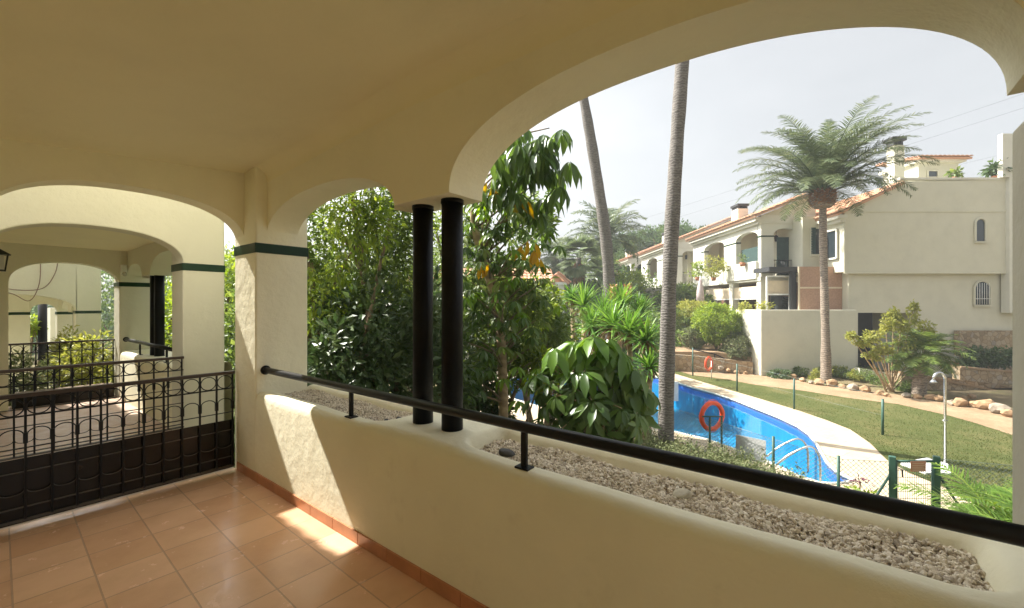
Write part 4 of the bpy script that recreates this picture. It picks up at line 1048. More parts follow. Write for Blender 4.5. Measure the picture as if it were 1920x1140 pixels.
# yuccas
yc = [(1095, 575, 12, .75), (1130, 590, 11.5, .8), (1165, 575, 12, .8), (1200, 590, 12, .7), (1150, 612, 10.5, .75), (1110, 612, 11, .6), (1180, 625, 10, .72), (1212, 640, 9.6, .62), (1218, 690, 9.2, .5), (1072, 560, 12.5, .5)]
labs = ['leftmost tall', 'second tall', 'topmost central', 'upper right', 'middle', 'low left', 'large right-centre', 'right-hand', 'lowest right-hand', 'small far-left']
for i, (px, py, d, L) in enumerate(yc):
    c = at(px, py, d); t = thing('yucca', labs[i] + ' spiky yucca rosette in the clump above the glossy bush', 'yucca', (c[0], c[1], GZ), 'spiky yuccas by the pool')
    lv = LV(); rosette(lv, c, 150, L, .035, .3); lv.build('leaves', 'yucca_leaf', t)
    m = MB(); m.tube([(c[0], c[1], GZ), tuple((c + np.array([c[0], c[1], GZ])) / 2 + rng.normal(size=3) * .05), tuple(c)], [.09, .07, .06], 8); m.build('stem', 'bark_pale', t)
    lv = LV(); D = rdir(60); D[:, 2] = -np.abs(D[:, 2]) - .3; lv.put(np.tile(c, (60, 1)), D, np.tile(UP, (60, 1)), np.full(60, L * .6), np.full(60, .03), T_BLADE); lv.build('dry_leaves', 'dry_leaf', t)
for i, (px, py) in enumerate(((1150, 552), (1177, 550))):
    c = at(px, py, 12.2); t = thing('flower_spike', ('left' if i == 0 else 'right') + ' orange flower spike above the yuccas', 'flower', (c[0], c[1], c[2] - .4))
    lv = LV(); n = 160; z = rng.uniform(-.28, .25, n); an = rng.uniform(0, 6.28, n); P_ = c + np.stack([np.cos(an) * .05, np.sin(an) * .05, z], -1)
    lv.put(P_, np.stack([np.cos(an), np.sin(an), np.full(n, .9)], -1), rdir(n), np.full(n, .10), np.full(n, .04)); lv.build('petals', 'orange_flower', t)
    m = MB(); m.tube([tuple(c - UP * .9), tuple(c + UP * .2)], .02, 6); m.build('stem', 'leaf_mid', t)
# ground cover along near fence
lv = LV(); hl = [(1200, 8.9), (1240, 8.55), (1290, 8.1), (1340, 7.75), (1390, 7.4), (1440, 7.0), (1480, 6.55)]
for i in range(len(hl) - 1):
    for k in range(3):
        f_ = (k + .5) / 3; px = hl[i][0] * (1 - f_) + hl[i + 1][0] * f_; d = hl[i][1] * (1 - f_) + hl[i + 1][1] * f_
        for q in range(2):
            c = at(px + rng.uniform(-6, 6), 0, d - .25 - q * .6); c[2] = GZ + .60 + rng.uniform(-.05, .06)
            cloud(lv, c, (.5, .5, .52), 1500, .05, .024, 26, .36, shell=.6)
tag(lv.build('ground_cover', 'hedge_grey'), 'grey-green low shrubs massed along the near pool fence', 'ground cover', kind='stuff')
lv = LV()
for i in range(22):
    c = at(rng.uniform(1000, 1230), 0, rng.uniform(6.3, 8.3)); c[2] = GZ + .3; cloud(lv, c, (.45, .45, .4), 420, .07, .03, 14, .4)
for i in range(26):
    c = np.array([rng.uniform(2.9, 5), rng.uniform(2, 7), GZ + .25]); cloud(lv, c, (.5, .5, .35), 300, .10, .04, 10, .4)
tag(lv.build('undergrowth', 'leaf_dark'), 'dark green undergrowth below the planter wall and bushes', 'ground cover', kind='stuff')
# purple plant
c = at(1612, 905, 6.2); t = thing('purple_plant', 'small purple-leaved plant peeping over the handrail left of the gate', 'plant', (c[0], c[1], GZ))
lv = LV(); cloud(lv, c, (.11, .11, .05), 40, .08, .025, 6, .5); lv.build('leaves', 'purple_leaf', t)
lv = LV(); cloud(lv, c - UP * .2, (.16, .16, .12), 90, .1, .04, 8, .5); lv.build('lower_leaves', 'leaf_bright', t)
m = MB(); m.tube([(c[0], c[1], GZ), tuple(c)], .012, 6); m.build('stem', 'bark', t)

# ---------------- rocks & bank on far side
bank = MB(LOC)
bk = [(rr(1200, 23.4), 23.4), (rr(1290, 23.2), 23.2), (rr(1345, 22.9), 22.9), (rr(1410, 22.3), 22.3), (12.6, 22.4), (14.0, 24.2), (13.9, 34), (13.9, 60), (4, 60), (rr(1120, 24), 24)]
nb_ = len(bk); zt = -.95
cz_ = lambda p: zt if p[1] > 22.8 else -1.15
bank.add([(p[0], p[1], GZ - .1) for p in bk] + [(p[0], p[1], cz_(p)) for p in bk], [(i, (i + 1) % nb_, nb_ + (i + 1) % nb_, nb_ + i) for i in range(nb_)] + [tuple(range(nb_, 2 * nb_))])
tag(bank.build('planted_bank', 'sand_path'), kind='structure')
sw = thing('stone_bank_wall', 'low rough stone wall along the bank behind the distant life ring', 'wall', at(1330, 700, 22.6))
m = MB(LOC)
ws = [(rr(1180, 23.5), 23.5), (rr(1290, 22.9), 22.9), (rr(1345, 22.6), 22.6), (rr(1412, 22.0), 22.0)]
for i in range(3):
    (a0, b0), (a1, b1) = ws[i], ws[i + 1]; z1 = -1.0 - .12 * i; z2 = -1.0 - .12 * (i + 1)
    m.add([(a0, b0, GZ), (a1, b1, GZ), (a1, b1, z2), (a0, b0, z1), (a0, b0 + .3, GZ), (a1, b1 + .3, GZ), (a1, b1 + .3, z2), (a0, b0 + .3, z1)], [(0, 1, 2, 3), (7, 6, 5, 4), (0, 4, 5, 1), (3, 2, 6, 7), (0, 3, 7, 4), (1, 5, 6, 2)])
m.build('wall', 'stone_wall', sw)
i = 0
rk = [(1352, 690, 22.4, .28), (1366, 694, 22.3, .22), (1381, 698, 22.2, .25), (1398, 699, 22, .2), (1452, 704, 0, .20), (1468, 706, 0, .3), (1485, 711, 0, .34), (1505, 716, 0, .26), (1520, 720, 0, .2), (1536, 722, 0, .36), (1560, 724, 0, .40), (1580, 728, 0, .24), (1600, 732, 0, .36), (1622, 735, 0, .34), (1650, 741, 0, .26), (1662, 744, 0, .2), (1700, 746, 0, .26), (1720, 748, 0, .25), (1745, 750, 0, .28), (1760, 752, 0, .3), (1784, 760, 0, .26), (1800, 762, 0, .38), (1826, 764, 0, .3), (1848, 768, 0, .46), (1874, 776, 0, .42), (1892, 782, 0, .3), (1808, 750, 0, .2), (1822, 748, 0, .25)]
adj = ['tan', 'pale', 'ochre', 'brown', 'rough', 'orange-tinted', 'rounded', 'flat', 'jagged', 'low', 'squat', 'weathered', 'sandy', 'dull']
for k, (px, py, d, s) in enumerate(rk):
    p = at(px, py, d) if d else gp(px, py); z = p[2] if d else GZ + s * .35
    sid = 'garden rock in the edging left of the date palm' if px < 1549 else ('garden rock in the edging between the date palm and the stout palm' if px < 1724 else 'garden rock in the pile right of the stout palm')
    if px < 1410: sid = 'rock on the bank wall beside the distant life ring'
    stone('rock', (p[0], p[1], z), (s * .62, s * .48, s * .46), 'rock' if k % 4 else 'rock_grey', adj[k % 14] + ' ' + sid, 'rock', 'rocks edging the garden beds', seed=20 + k)
# hedges and shrubs by the far houses
def shrub(label, px, py, d, rx, rz, n, mat, L=.09, W=.04, cl=40, cr=.26, name='round_shrub', ry=None, shell=.8, ground=-1):
    return tree(name, label, at(px, py, d), (rx, ry or rx, rz), int(n * 1.8), L, W, mat, cl * 4, cr * .75, cat='shrub', shell=shell, ground=ground, r0=.06, nb=5)
shrub('large rounded bright green shrub beside the pale retaining wall', 1343, 607, 24.2, 1.30, 1.15, 9000, 'leaf_bright', .12, .06, 60)
shrub('clipped grey-green hedge against the lit end of the retaining wall', 1386, 650, 23.2, 1.25, .85, 9000, 'hedge_grey', .08, .04, 60, ry=.9)
shrub('small clipped grey-green shrub left of the large round one', 1302, 632, 24.6, .75, .65, 4500, 'hedge_grey', .08, .04, 34)
shrub('loose yellow-green shrub above the stone bank', 1298, 588, 27, 1.2, .8, 3500, 'leaf_yellow', .14, .06, 30)
shrub('dark green hedge behind the stone bank', 1262, 608, 27, 1.3, 1.0, 4500, 'leaf_mid', .13, .06, 40)
shrub('small dark bush at the foot of the retaining wall', 1465, 703, 21.0, .55, .28, 1800, 'leaf_dark', .08, .04, 20, ground=GZ)
# planting bed between retaining wall and rocks
lv = LV()
for (px, py, s, n_) in [(1500, 706, .4, 1), (1530, 704, .5, 1), (1560, 706, .6, 1), (1590, 710, .6, 1), (1620, 716, .6, 1), (1650, 722, .6, 1), (1680, 730, .5, 1), (1700, 736, .4, 1), (1610, 704, .5, 1), (1640, 708, .5, 1)]:
    p = gp(px, py); p[2] = GZ + .2; cloud(lv, p, (s, s, .34), 1500, .07, .035, 26, .34, shell=.5)
tag(lv.build('bed_plants', 'leaf_mid'), 'low green plants filling the rock-edged bed', 'ground cover', kind='stuff')
lv = LV()
for (px, py, s) in [(1575, 708, .35), (1545, 712, .35), (1605, 716, .3), (1528, 716, .25)]:
    p = gp(px, py); p[2] = GZ + .32; cloud(lv, p, (s, s, .26), 500, .08, .04, 12, .4)
tag(lv.build('bed_plants', 'leaf_yellow'), 'yellow tipped plants around the date palm foot', 'ground cover', kind='stuff')
# multi-stem yellow shrub
t = thing('multistem_shrub', 'yellow-green shrub on slim bare stems in front of the garage', 'shrub', gp(1675, 736))
lv = LV(); b0 = gp(1672, 735); d = 16.9; m = MB()
for (px, py, rx, rz) in [(1615, 640, .28, .2), (1640, 630, .3, .25), (1660, 605, .3, .28), (1690, 610, .4, .35), (1712, 585, .14, .42), (1700, 640, .45, .3), (1735, 615, .3, .3), (1655, 655, .3, .2), (1675, 590, .18, .3), (1745, 640, .35, .22), (1595, 628, .2, .12), (1640, 665, .3, .2)]:
    c = at(px, py, d); cloud(lv, c, (rx, rx, rz), 420, .11, .06, 12, .45)
    m.tube([tuple(p) for p in curve_pts([b0 + rng.normal(size=3) * np.array([.1, .1, 0]), (b0 * .4 + c * .6) - UP * .1, c], 10)], list(np.linspace(.035, .012, 11)), 6)
lv.build('leaves', 'leaf_yellow', t); m.build('stems', 'bark_pale', t)

# ================================================================== FAR HOUSES (r, d, z frame)
H = LOC
def window_part(parent, r0, r1, d, z0, z1, arched=False, frame='house_stucco', grille=False, M=H, shut=None):
    m = MB(M); m.box(r0, r1, d - .03, d + .06, z0, z1 - ((r1 - r0) / 2 if arched else 0))
    if arched:
        c = (r0 + r1) / 2; ra = (r1 - r0) / 2; zc = z1 - ra
        poly = [(c + ra * math.cos(PI * k / 14), zc + .001 + ra * math.sin(PI * k / 14)) for k in range(15)]
        m.prism(poly, lambda a, b, t_: (a, t_, b), d - .03, d + .06)
    w = m.build('window', 'glass_dark', parent)
    f = MB(M)
    if arched:
        c = (r0 + r1) / 2; ra = (r1 - r0) / 2 + .03; zc = z1 - (r1 - r0) / 2
        pts = [(r1 + .03, d - .05, z0)] + [(c + ra * math.cos(PI * k / 14), d - .05, zc + ra * math.sin(PI * k / 14)) for k in range(15)] + [(r0 - .03, d - .05, z0)]
        f.tube(pts, .05, 6, smooth=False)
    else:
        for a, b in (((r0, z0), (r1, z0)), ((r1, z0), (r1, z1)), ((r1, z1), (r0, z1)), ((r0, z1), (r0, z0))): f.bar((a[0], d - .05, a[1]), (b[0], d - .05, b[1]), .07)
    f.box(r0 - .08, r1 + .08, d - .12, d - .035, z0 - .1, z0 - .03)
    f.build('frame', frame, w)
    if grille:
        g = MB(M); x = r0 + .08
        while x < r1: g.tube([(x, d - .1, z0), (x, d - .1, z1 - .08)], .014, 5); x += .12
        g.tube([(r0, d - .1, z0 + .3), (r1, d - .1, z0 + .3)], .014, 5); g.build('grille', 'white_paint', w)
    return w
# ---- House A, right
A_ = thing('house', 'large pale house at right with blank side wall, two arched windows and roof terrace', 'house', tuple(H @ Vector((20, 23, GZ))))
d = 21.7
m = MB(H)
top = [(17.0, zz(396, d)), (rr(1690, d), zz(340, d)), (26.6, zz(335, d)), (26.6, zz(510, d)), (17.0, zz(510, d))]
m.prism(top, lambda a, b, t_: (a, t_, b), d, 27.5); m.build('upper_wall', 'house_stucco', A_, .02, 1)
m = MB(H); m.box(17.45, 26.6, 21.98, 27.3, 1.2, zz(510, d) - .003); m.box(17.45, rr(1608, 22), 21.98, 27.3, GZ, 1.2)
m.box(rr(1716, 22), 26.6, 21.981, 27.3, GZ, 1.2); m.box(17.5, 26.6, 25.0, 27.2, GZ, 1.19); m.build('lower_wall', 'house_stucco', A_)
m = MB(H); m.box(16.99, 26.5, d - .03, d + .01, zz(513, d), zz(509.5, d)); m.box(16.99, 26.5, d - .03, d + .01, zz(397.5, d) , zz(394, d)); m.build('string_course', 'house_stucco', A_)
m = MB(H); m.box(rr(1690, d) - .1, 26.6, d - .04, d + .25, zz(337, d), zz(333, d)); m.build('parapet_coping', 'house_white', A_)
window_part(A_, rr(1828, d), rr(1845, d), d, zz(452, d), zz(411, d), True)
window_part(A_, rr(1826, 21.98), rr(1854, 21.98), 21.98, zz(571, 21.98), zz(528, 21.98), True, grille=True)
m = MB(H); m.box(rr(1881, 21.5), 26.6, 21.52, 21.75, zz(332, 21.5), zz(250, 21.5)); m.box(rr(1893, 21.52), 26.6, 21.52, 21.9, 1.2, zz(332, 21.5)); m.build('chimney_block', 'house_white', A_)
m = MB(H); roof(m, (16.55, 21.55, 6.30), (0, 1, 0), (3.45, 0, 1.63), 6, 3.75); m.build('roof', 'roof_tile', A_)
m = MB(H); m.box(16.62, 17.1, 21.6, 23.2, 6.02, 6.22); m.box(16.78, 17.05, 21.65, 23.15, 5.86, 6.02); m.build('eave_moulding', 'house_white', A_)
# side (lit) face window with moulding
m = MB(H); m.box(16.94, 17.02, 22.15, 22.9, 4.1, 5.5); w = m.build('window', 'glass_dark', A_)
m = MB(H)
for a, b in (((22.1, 4.05), (22.95, 4.05)), ((22.95, 4.05), (22.95, 5.55)), ((22.95, 5.55), (22.1, 5.55)), ((22.1, 5.55), (22.1, 4.05))): m.bar((16.93, a[0], a[1]), (16.93, b[0], b[1]), .09)
m.build('frame', 'house_white', w)
# recessed bay with green shutter
m = MB(H); m.box(15.9, 17.3, 23.2, 27, 3.3, 6.45); m.build('bay_wall', 'house_stucco', A_)
ww = window_part(A_, rr(1520, 23.2), rr(1537, 23.2), 23.2, zz(478, 23.2), zz(428, 23.2))
m = MB(H)
for k in range(16): z = zz(476, 23.2) + k * .09; m.box(rr(1519, 23.2), rr(1527, 23.2), 23.08, 23.12, z, z + .07)
m.build('shutter', 'awning_green', ww)
# roof terrace room
m = MB(H); d2 = 25; m.box(rr(1722, d2), rr(1797, d2), d2, 27.4, 7.4, zz(298, d2)); m.build('penthouse_wall', 'house_stucco', A_)
m = MB(H); m.box(rr(1716, d2), rr(1804, d2), d2 - .25, 27.5, zz(305, d2), zz(298, d2)); m.build('penthouse_cornice', 'house_white', A_)
m = MB(H); roof(m, (rr(1712, d2), d2 - .4, zz(298, d2) + .02), (1, 0, 0), (0, 3, .5), rr(1810, d2) - rr(1712, d2), 3); m.build('penthouse_roof', 'roof_tile', A_)
window_part(A_, rr(1738, d2), rr(1757, d2), d2, zz(333, d2), zz(320, d2))
m = MB(H); m.box(rr(1677, 24), rr(1696, 24), 24, 24.5, 6.5, zz(272, 24)); ch = m.build('chimney', 'house_stucco', A_)
m = MB(H); 
for x in (1676, 1683, 1690): m.box(rr(x, 24), rr(x + 4, 24), 24.02, 24.5, zz(272, 24), zz(263, 24))
m.box(rr(1673, 24), rr(1699, 24), 23.95, 24.65, zz(263, 24), zz(256, 24)); m.build('chimney_cap', 'dark_void', ch)
# garage + ramp
ga = thing('garage', 'dark garage entrance beneath the right house with grey door and ramp wall', 'garage', tuple(H @ Vector((18.5, 22, GZ))))
m = MB(H); m.box(rr(1608, 22), rr(1803, 22), 24.6, 24.9, GZ - .1, 1.19); m.build('back_wall', 'dark_void', ga)  # near-black back wall, shade inside the garage put into its colour
m = MB(H); m.box(rr(1640, 23.4), rr(1700, 23.4), 23.4, 23.5, GZ, .1)
for k in range(6): m.box(rr(1640, 23.4), rr(1700, 23.4), 23.37, 23.4, GZ + .1 + k * .34, GZ + .12 + k * .34)
m.build('door', 'grey_panel', ga)
m = MB(H); d = 20.3; z = lambda y: zz(y, d)
m.prism([(rr(1612, d), z(690)), (rr(1700, d), z(705)), (rr(1800, d), z(712)), (rr(1800, d), GZ), (rr(1612, d), GZ)], lambda a, b, t_: (a, t_, b), d, d + .3); m.build('ramp_wall', 'house_stucco', ga)
m = MB(H); d = 21.2; m.box(rr(1700, d), rr(1798, d), d, d + .25, GZ, zz(668, d)); m.build('side_wall', 'house_stucco', ga)
m = MB(H); m.box(rr(1762, d), rr(1798, d), d - .05, d - .002, zz(688, d), zz(678, d)); m.build('red_plate', 'sign_red', ga)
def stone_slab(label, poly, d, th=.35, cap=True):
    t = thing('stone_wall', label, 'wall', tuple(H @ Vector((poly[0][0], d, GZ))))
    m = MB(H); m.prism(poly, lambda a, b, t_: (a, t_, b), d, d + th); m.build('wall', 'stone_wall', t)
    if cap:
        m = MB(H); (a0, z0), (a1, z1) = poly[0], poly[1]
        m.add([(a0, d - .06, z0), (a1, d - .06, z1), (a1, d + th + .06, z1), (a0, d + th + .06, z0), (a0, d - .06, z0 + .08), (a1, d - .06, z1 + .08), (a1, d + th + .06, z1 + .08), (a0, d + th + .06, z0 + .08)], [(0, 3, 2, 1), (4, 5, 6, 7), (0, 1, 5, 4), (1, 2, 6, 5), (2, 3, 7, 6), (3, 0, 4, 7)])
        m.build('coping', 'sand_path', t)
d = 21.6; stone_slab('dark stone facing under the right house beside the leafy bed', [(rr(1800, d), zz(620, d)), (26.6, zz(620, d)), (26.6, GZ), (rr(1800, d), GZ)], d, .3, False)
d = 18.0; stone_slab('long sloping stone wall with pale coping behind the stout palm', [(rr(1690, d), zz(700, d)), (rr(1960, d), zz(752, d)), (rr(1960, d), GZ), (rr(1690, d), GZ)], d)
d = 19.4; stone_slab('upper stone planter wall below the dark shrubs at right', [(rr(1800, d), zz(690, d)), (rr(1960, d), zz(705, d)), (rr(1960, d), GZ), (rr(1800, d), GZ)], d)
lv = LV()
for px in (1815, 1840, 1865, 1890, 1915):
    cloud(lv, at(px, 672, 20.4), (.5, .4, .5), 900, .14, .07, 20, .4)
tag(lv.build('bed_plants', 'leaf_dark'), 'dark leafy plants in the raised stone planter at right', 'ground cover', kind='stuff')
# retaining wall
rw = thing('retaining_wall', 'plain pale retaining wall behind the date palm trunk', 'wall', tuple(H @ Vector((15, 21.5, GZ))))
m = MB(H); m.box(12.63, rr(1606, 21.5), 21.5, 21.8, GZ, 1.36); m.box(12.63, 12.9, 21.801, 24.0, GZ, 1.355); m.build('wall', 'house_stucco', rw, .02, 1)
m = MB(H); m.box(12.631, 17.4, 21.81, 24, GZ, 1.0); m.build('terrace_fill', 'house_stucco', rw)
# ---- Houses B and C
def townhouse(label, r0, d0, len_, wide, zoff=0, simple=False, zb=-1):
    """left face at r0 running from d0 back len_; front (towards pool) at d0"""
    M = H @ Matrix.Translation((0, 0, zoff)); t = thing('house', label, 'house', tuple(M @ Vector((r0 + wide / 2, d0, zb))))
    fl_, bd, tp_ = 3.2, 5.6, 6.25; r1 = r0 + wide
    LF = lambda s, tt, z: (tt, s, z); FR = lambda s, tt, z: (s, tt, z)
    # front wall with arch, side wall with two arches
    m = MB(M); a0, a1 = r0 + .72, r0 + 2.1
    arch_wall(m, profile([('arch', a0, a1, bd - .05, .40, 2.2)]), tp_ + .45, FR, d0, d0 + .3)
    m.box(r0, a0 - .001, d0, d0 + .3, fl_, tp_ + .45); m.box(a1 + .001, r1, d0, d0 + .3, fl_, tp_ + .45)
    sl_ = len_
    s = [d0 + .36, d0 + .30 + 2.4, d0 + 2.7 + 1.5, d0 + 4.2 + 2.9]
    prof = profile([('arch', s[0] + .0, s[1], bd - .05, .38, 2.3)]); arch_wall(m, prof, tp_ + .3, LF, r0, r0 + .3)
    m.box(r0, r0 + .3, s[1] + .001, s[2], fl_, tp_ + .3)
    arch_wall(m, profile([('arch', s[2] + .002, s[3], bd - .05, .38, 2.3)]), tp_ + .3, LF, r0, r0 + .3)
    m.box(r0, r0 + .3, s[3] + .001, d0 + len_, fl_, tp_ + .3)
    m.box(r0 + .3, r1, d0 + len_ - .3, d0 + len_, fl_, tp_ + .3)
    m.build('upper_wall', 'house_white', t)
    m = MB(M); m.box(r0 + 1.9, r1 - .01, d0 + 1.8, d0 + len_ - .32, fl_ + .01, tp_ + .25); m.box(r0 + 2.3, r1 - .01, d0 + .31, d0 + 1.79, fl_ + .01, tp_ + .25); m.build('inner_wall', 'house_stucco', t)
    m = MB(M); m.box(r0 - .06, r1, d0 - .03, d0 + len_, fl_ - .22, fl_); m.build('floor_slab', 'house_white', t)
    m = MB(M); m.prism([(r0 + .01, tp_ + .44), (r1, tp_ + .44), (r1, tp_ + .44 + wide * .40)], lambda a, b, tt: (a, tt, b), d0 + .01, d0 + .3); m.build('gable', 'house_stucco', t)
    m = MB(M); m.box(r0 - .02, r1, d0 - .05, d0 - .001, tp_ - .02, tp_ + .06); m.box(r0 - .35, r0 - .0, d0 - .05, d0 + len_, tp_ + .12, tp_ + .34); m.box(r0 - .18, r0 - .001, d0 - .03, d0 + len_, tp_ - .04, tp_ + .12); m.build('eave_moulding', 'house_white', t)
    m = MB(M); roof(m, (r0 - .5, d0 - .25, tp_ + .42), (0, 1, 0), (1, 0, .40), len_ + .5, (wide + .5) * 1.077, .3, .07); m.build('roof', 'roof_tile', t)
    # bands
    m = MB(M)
    for (x0, x1, y0, y1) in ((r0 - .02, a0 + .02, d0 - .02, d0 + .37), (a1 - .02, a1 + .5, d0 - .02, d0 + .32), (r0 - .02, r0 + .32, s[1] - .02, s[2] + .02), (r0 - .02, r0 + .32, s[3] - .02, s[3] + .5)):
        m.box(x0, x1, y0, y1, bd - .14, bd - .06)
    m.build('tile_band', 'green_tile', t)
    # balcony walls and lanterns
    m = MB(M); m.box(r0 - .16, r0 + .02, s[0] - .1, s[1] + 1.0, fl_ - .1, fl_ + .92); m.build('balcony_wall', 'house_white', t, .02, 1)
    m = MB(M); m.box(r0 - .05, r0 + .14, s[2], s[3], fl_ - .0, fl_ + .75); m.build('balcony_wall', 'house_white', t)
    m = MB(M)
    n_ = 14
    for k in range(n_ + 1): x = a0 + (a1 - a0) * k / n_; m.tube([(x, d0 + .1, fl_), (x, d0 + .1, fl_ + .95)], .014, 5)
    m.tube([(a0, d0 + .1, fl_ + .95), (a1, d0 + .1, fl_ + .95)], .02, 6); m.build('balcony_railing', 'black_metal', t)
    for (x, y) in (((a0 + a1) / 2, d0 + .9), (r0 + 1, (s[0] + s[1]) / 2)):
        m = MB(M); m.tube([(x, y, bd + .5), (x, y, bd + .1)], .012, 5); m.tube([(x, y, bd + .12), (x, y, bd + .05), (x, y, bd - .25), (x, y, bd - .28)], [.02, .11, .08, .03], 8); m.build('lantern', 'black_metal', t)
    if not simple:
        m = MB(M); m.box(a0 + .4, a1 - .02, d0 + .35, d0 + .38, fl_ + .05, bd - .1); m.build('awning_screen', 'awning_green', t)
        m = MB(M); m.box(r0 + .32, r0 + .35, s[0] + .1, s[1] - .05, fl_ + .95, bd - .55); m.build('awning_screen', 'awning_green', t)
    m = MB(M); m.box(r0 + 1.86, r0 + 1.9, s[2] + .3, s[2] + 1.1, fl_ + .05, fl_ + 2.1); m.box(r0 + 1.86, r0 + 1.9, s[2] + 1.6, s[2] + 2.4, fl_ + .05, fl_ + 2.1); m.build('window', 'glass_dark', t)
    # chimney
    cr_ = r0 + .3; cd = d0 + 3.2
    m = MB(M); m.box(cr_ + .1, cr_ + .75, cd, cd + .8, tp_ + .4, tp_ + 1.55); c_ = m.build('chimney', 'house_white', t)
    m = MB(M); m.box(cr_ + .05, cr_ + .80, cd - .05, cd + .85, tp_ + 1.72, tp_ + 1.86)
    for q in (0, 1): m.box(cr_ + .12 + q * .5, cr_ + .22 + q * .5, cd + .02, cd + .78, tp_ + 1.55, tp_ + 1.72)
    m.build('chimney_cap', 'dark_void', c_)
    # ground floor: pillars, blinds, back wall
    for y in (d0 + .02, s[1] + .4, s[3] + .2):
        m = MB(M); m.box(r0, r0 + .42, y, y + .42, zb, fl_ - .22); m.build('pillar', 'house_white', t)
    m = MB(M); m.box(r0 + 2.2, r1, d0 + 1.5, d0 + len_, zb, fl_ - .23); m.build('lower_wall', 'brown_wood', t)
    for (y0, y1) in ((d0 + .45, s[1] + .39), (s[1] + .83, s[3] + .19)):
        m = MB(M); m.box(r0 + .1, r0 + .14, y0, y1, fl_ - 1.2, fl_ - .5); m.build('blind', 'blind_beige', t)
        m = MB(M); m.box(r0 + .08, r0 + .13, y0, y1, fl_ - 1.26, fl_ - 1.2); m.build('blind_bar', 'white_paint', t)
    for k in range(3):
        y = d0 + 1.0 + k * 2.4; m = MB(M); m.box(r0 + 2.16, r0 + 2.2, y, y + .9, zb + 1, zb + 3.1); m.build('door', 'glass_dark', t)
    return t
B_ = townhouse('middle white house with arched balconies, green screens and tiled roof left of the date palm', 14.1, 24.0, 9.0, 3.1)
C_ = townhouse('farther white arched house partly behind the tall straight palm trunk', 13.75, 36.0, 9, 5.2, .25, True)
D_ = townhouse('most distant white house glimpsed behind the straight palm trunk', 13.75, 49.0, 9, 5.2, .4, True)
# front lower of B: framed opening with blind, canopy, reed screen
m = MB(H); d = 23.4
t = thing('pergola', 'dark flat canopy on a black post before the middle house', 'pergola', tuple(H @ Vector((14.6, 23.4, 1))))
m.box(rr(1424, d), rr(1512, d), d - .9, d + .6, zz(511, d), zz(503, d)); m.build('canopy', 'dark_void', t)
m = MB(H); m.box(rr(1484, 22.6), rr(1493, 22.6), 22.6, 22.8, 1.0, zz(508, 22.6)); m.build('post', 'dark_void', t)
t = thing('glazed_door', 'white framed terrace opening with beige roller blind under the canopy', 'door', tuple(H @ Vector((14.6, 23.2, 1))))
d = 23.1
m = MB(H)
for a, b in (((1438, 590), (1438, 518)), ((1438, 518), (1481, 518)), ((1481, 518), (1481, 590)), ((1438, 552), (1481, 552))): m.bar((rr(a[0], d), d, zz(a[1], d)), (rr(b[0], d), d, zz(b[1], d)), .08)
m.build('frame', 'white_paint', t)
m = MB(H); m.box(rr(1439, d), rr(1480, d), d + .05, d + .07, zz(551, d), zz(526, d)); m.build('blind', 'blind_beige', t)
m = MB(H); m.box(rr(1458, d), rr(1480, d), d + .6, d + .62, 1, zz(553, d)); m.build('dark_glass', 'glass_dark', t)
t = thing('reed_screen', 'pinkish brown reed screen hanging beside the date palm trunk', 'screen', tuple(H @ Vector((16, 22.4, 1))))
m = MB(H); d = 22.4; m.box(rr(1497, d), 17.44, d, d + .04, 1.0, zz(500, d)); m.build('panel', 'reed', t)
m = MB(H); m.box(rr(1497, d), 17.44, d - .04, d - .001, zz(541, d), zz(538, d)); m.box(rr(1496, d), rr(1499, d), d - .05, d - .001, 1, zz(500, d)); m.build('batten', 'blind_beige', t)
# left small tiled building
t = thing('garden_house', 'small pale arched building with tiled hip roof behind the umbrella tree', 'house', tuple(H @ Vector((1, 24, GZ))))
d = 24
m = MB(H); arch_wall(m, profile([('flat', -6, -1.0, GZ), ('arch', -1.0, 2.42, zz(556, d), .42, 2.2), ('flat', 2.42, 2.96, GZ)]), zz(533, d), lambda s, tt, z: (s, tt, z), d, d + .4); m.build('wall', 'house_stucco', t)
m = MB(H); m.box(-6, 2.95, d + 2.4, d + 2.6, GZ, 2.7); m.box(2.66, 2.955, d + .4, d + 2.6, GZ, 2.7); m.build('back_wall', 'house_stucco', t)
m = MB(H); m.box(2.4, 2.98, d - .02, d + .42, zz(560, d), zz(557, d)); m.build('tile_band', 'green_tile', t)
m = MB(H); m.box(-6, 3.1, d - .15, d + .5, zz(534, d), zz(529, d)); m.build('cornice', 'house_white', t)
m = MB(H); roof(m, (-6, d - .3, zz(530, d)), (1, 0, 0), (0, 1, .42), 8.4, 2.4, .3, .07)
roof(m, (3.25, d + 3.4, zz(530, d)), (0, -1, 0), (-1, 0, .9), 3.7, .9, .3, .07); m.build('roof', 'roof_tile', t)
m = MB(H); m.box(.9, 1.6, d + 2.2, d + 2.38, .3, 2.2); m.build('window', 'glass_dark', t)
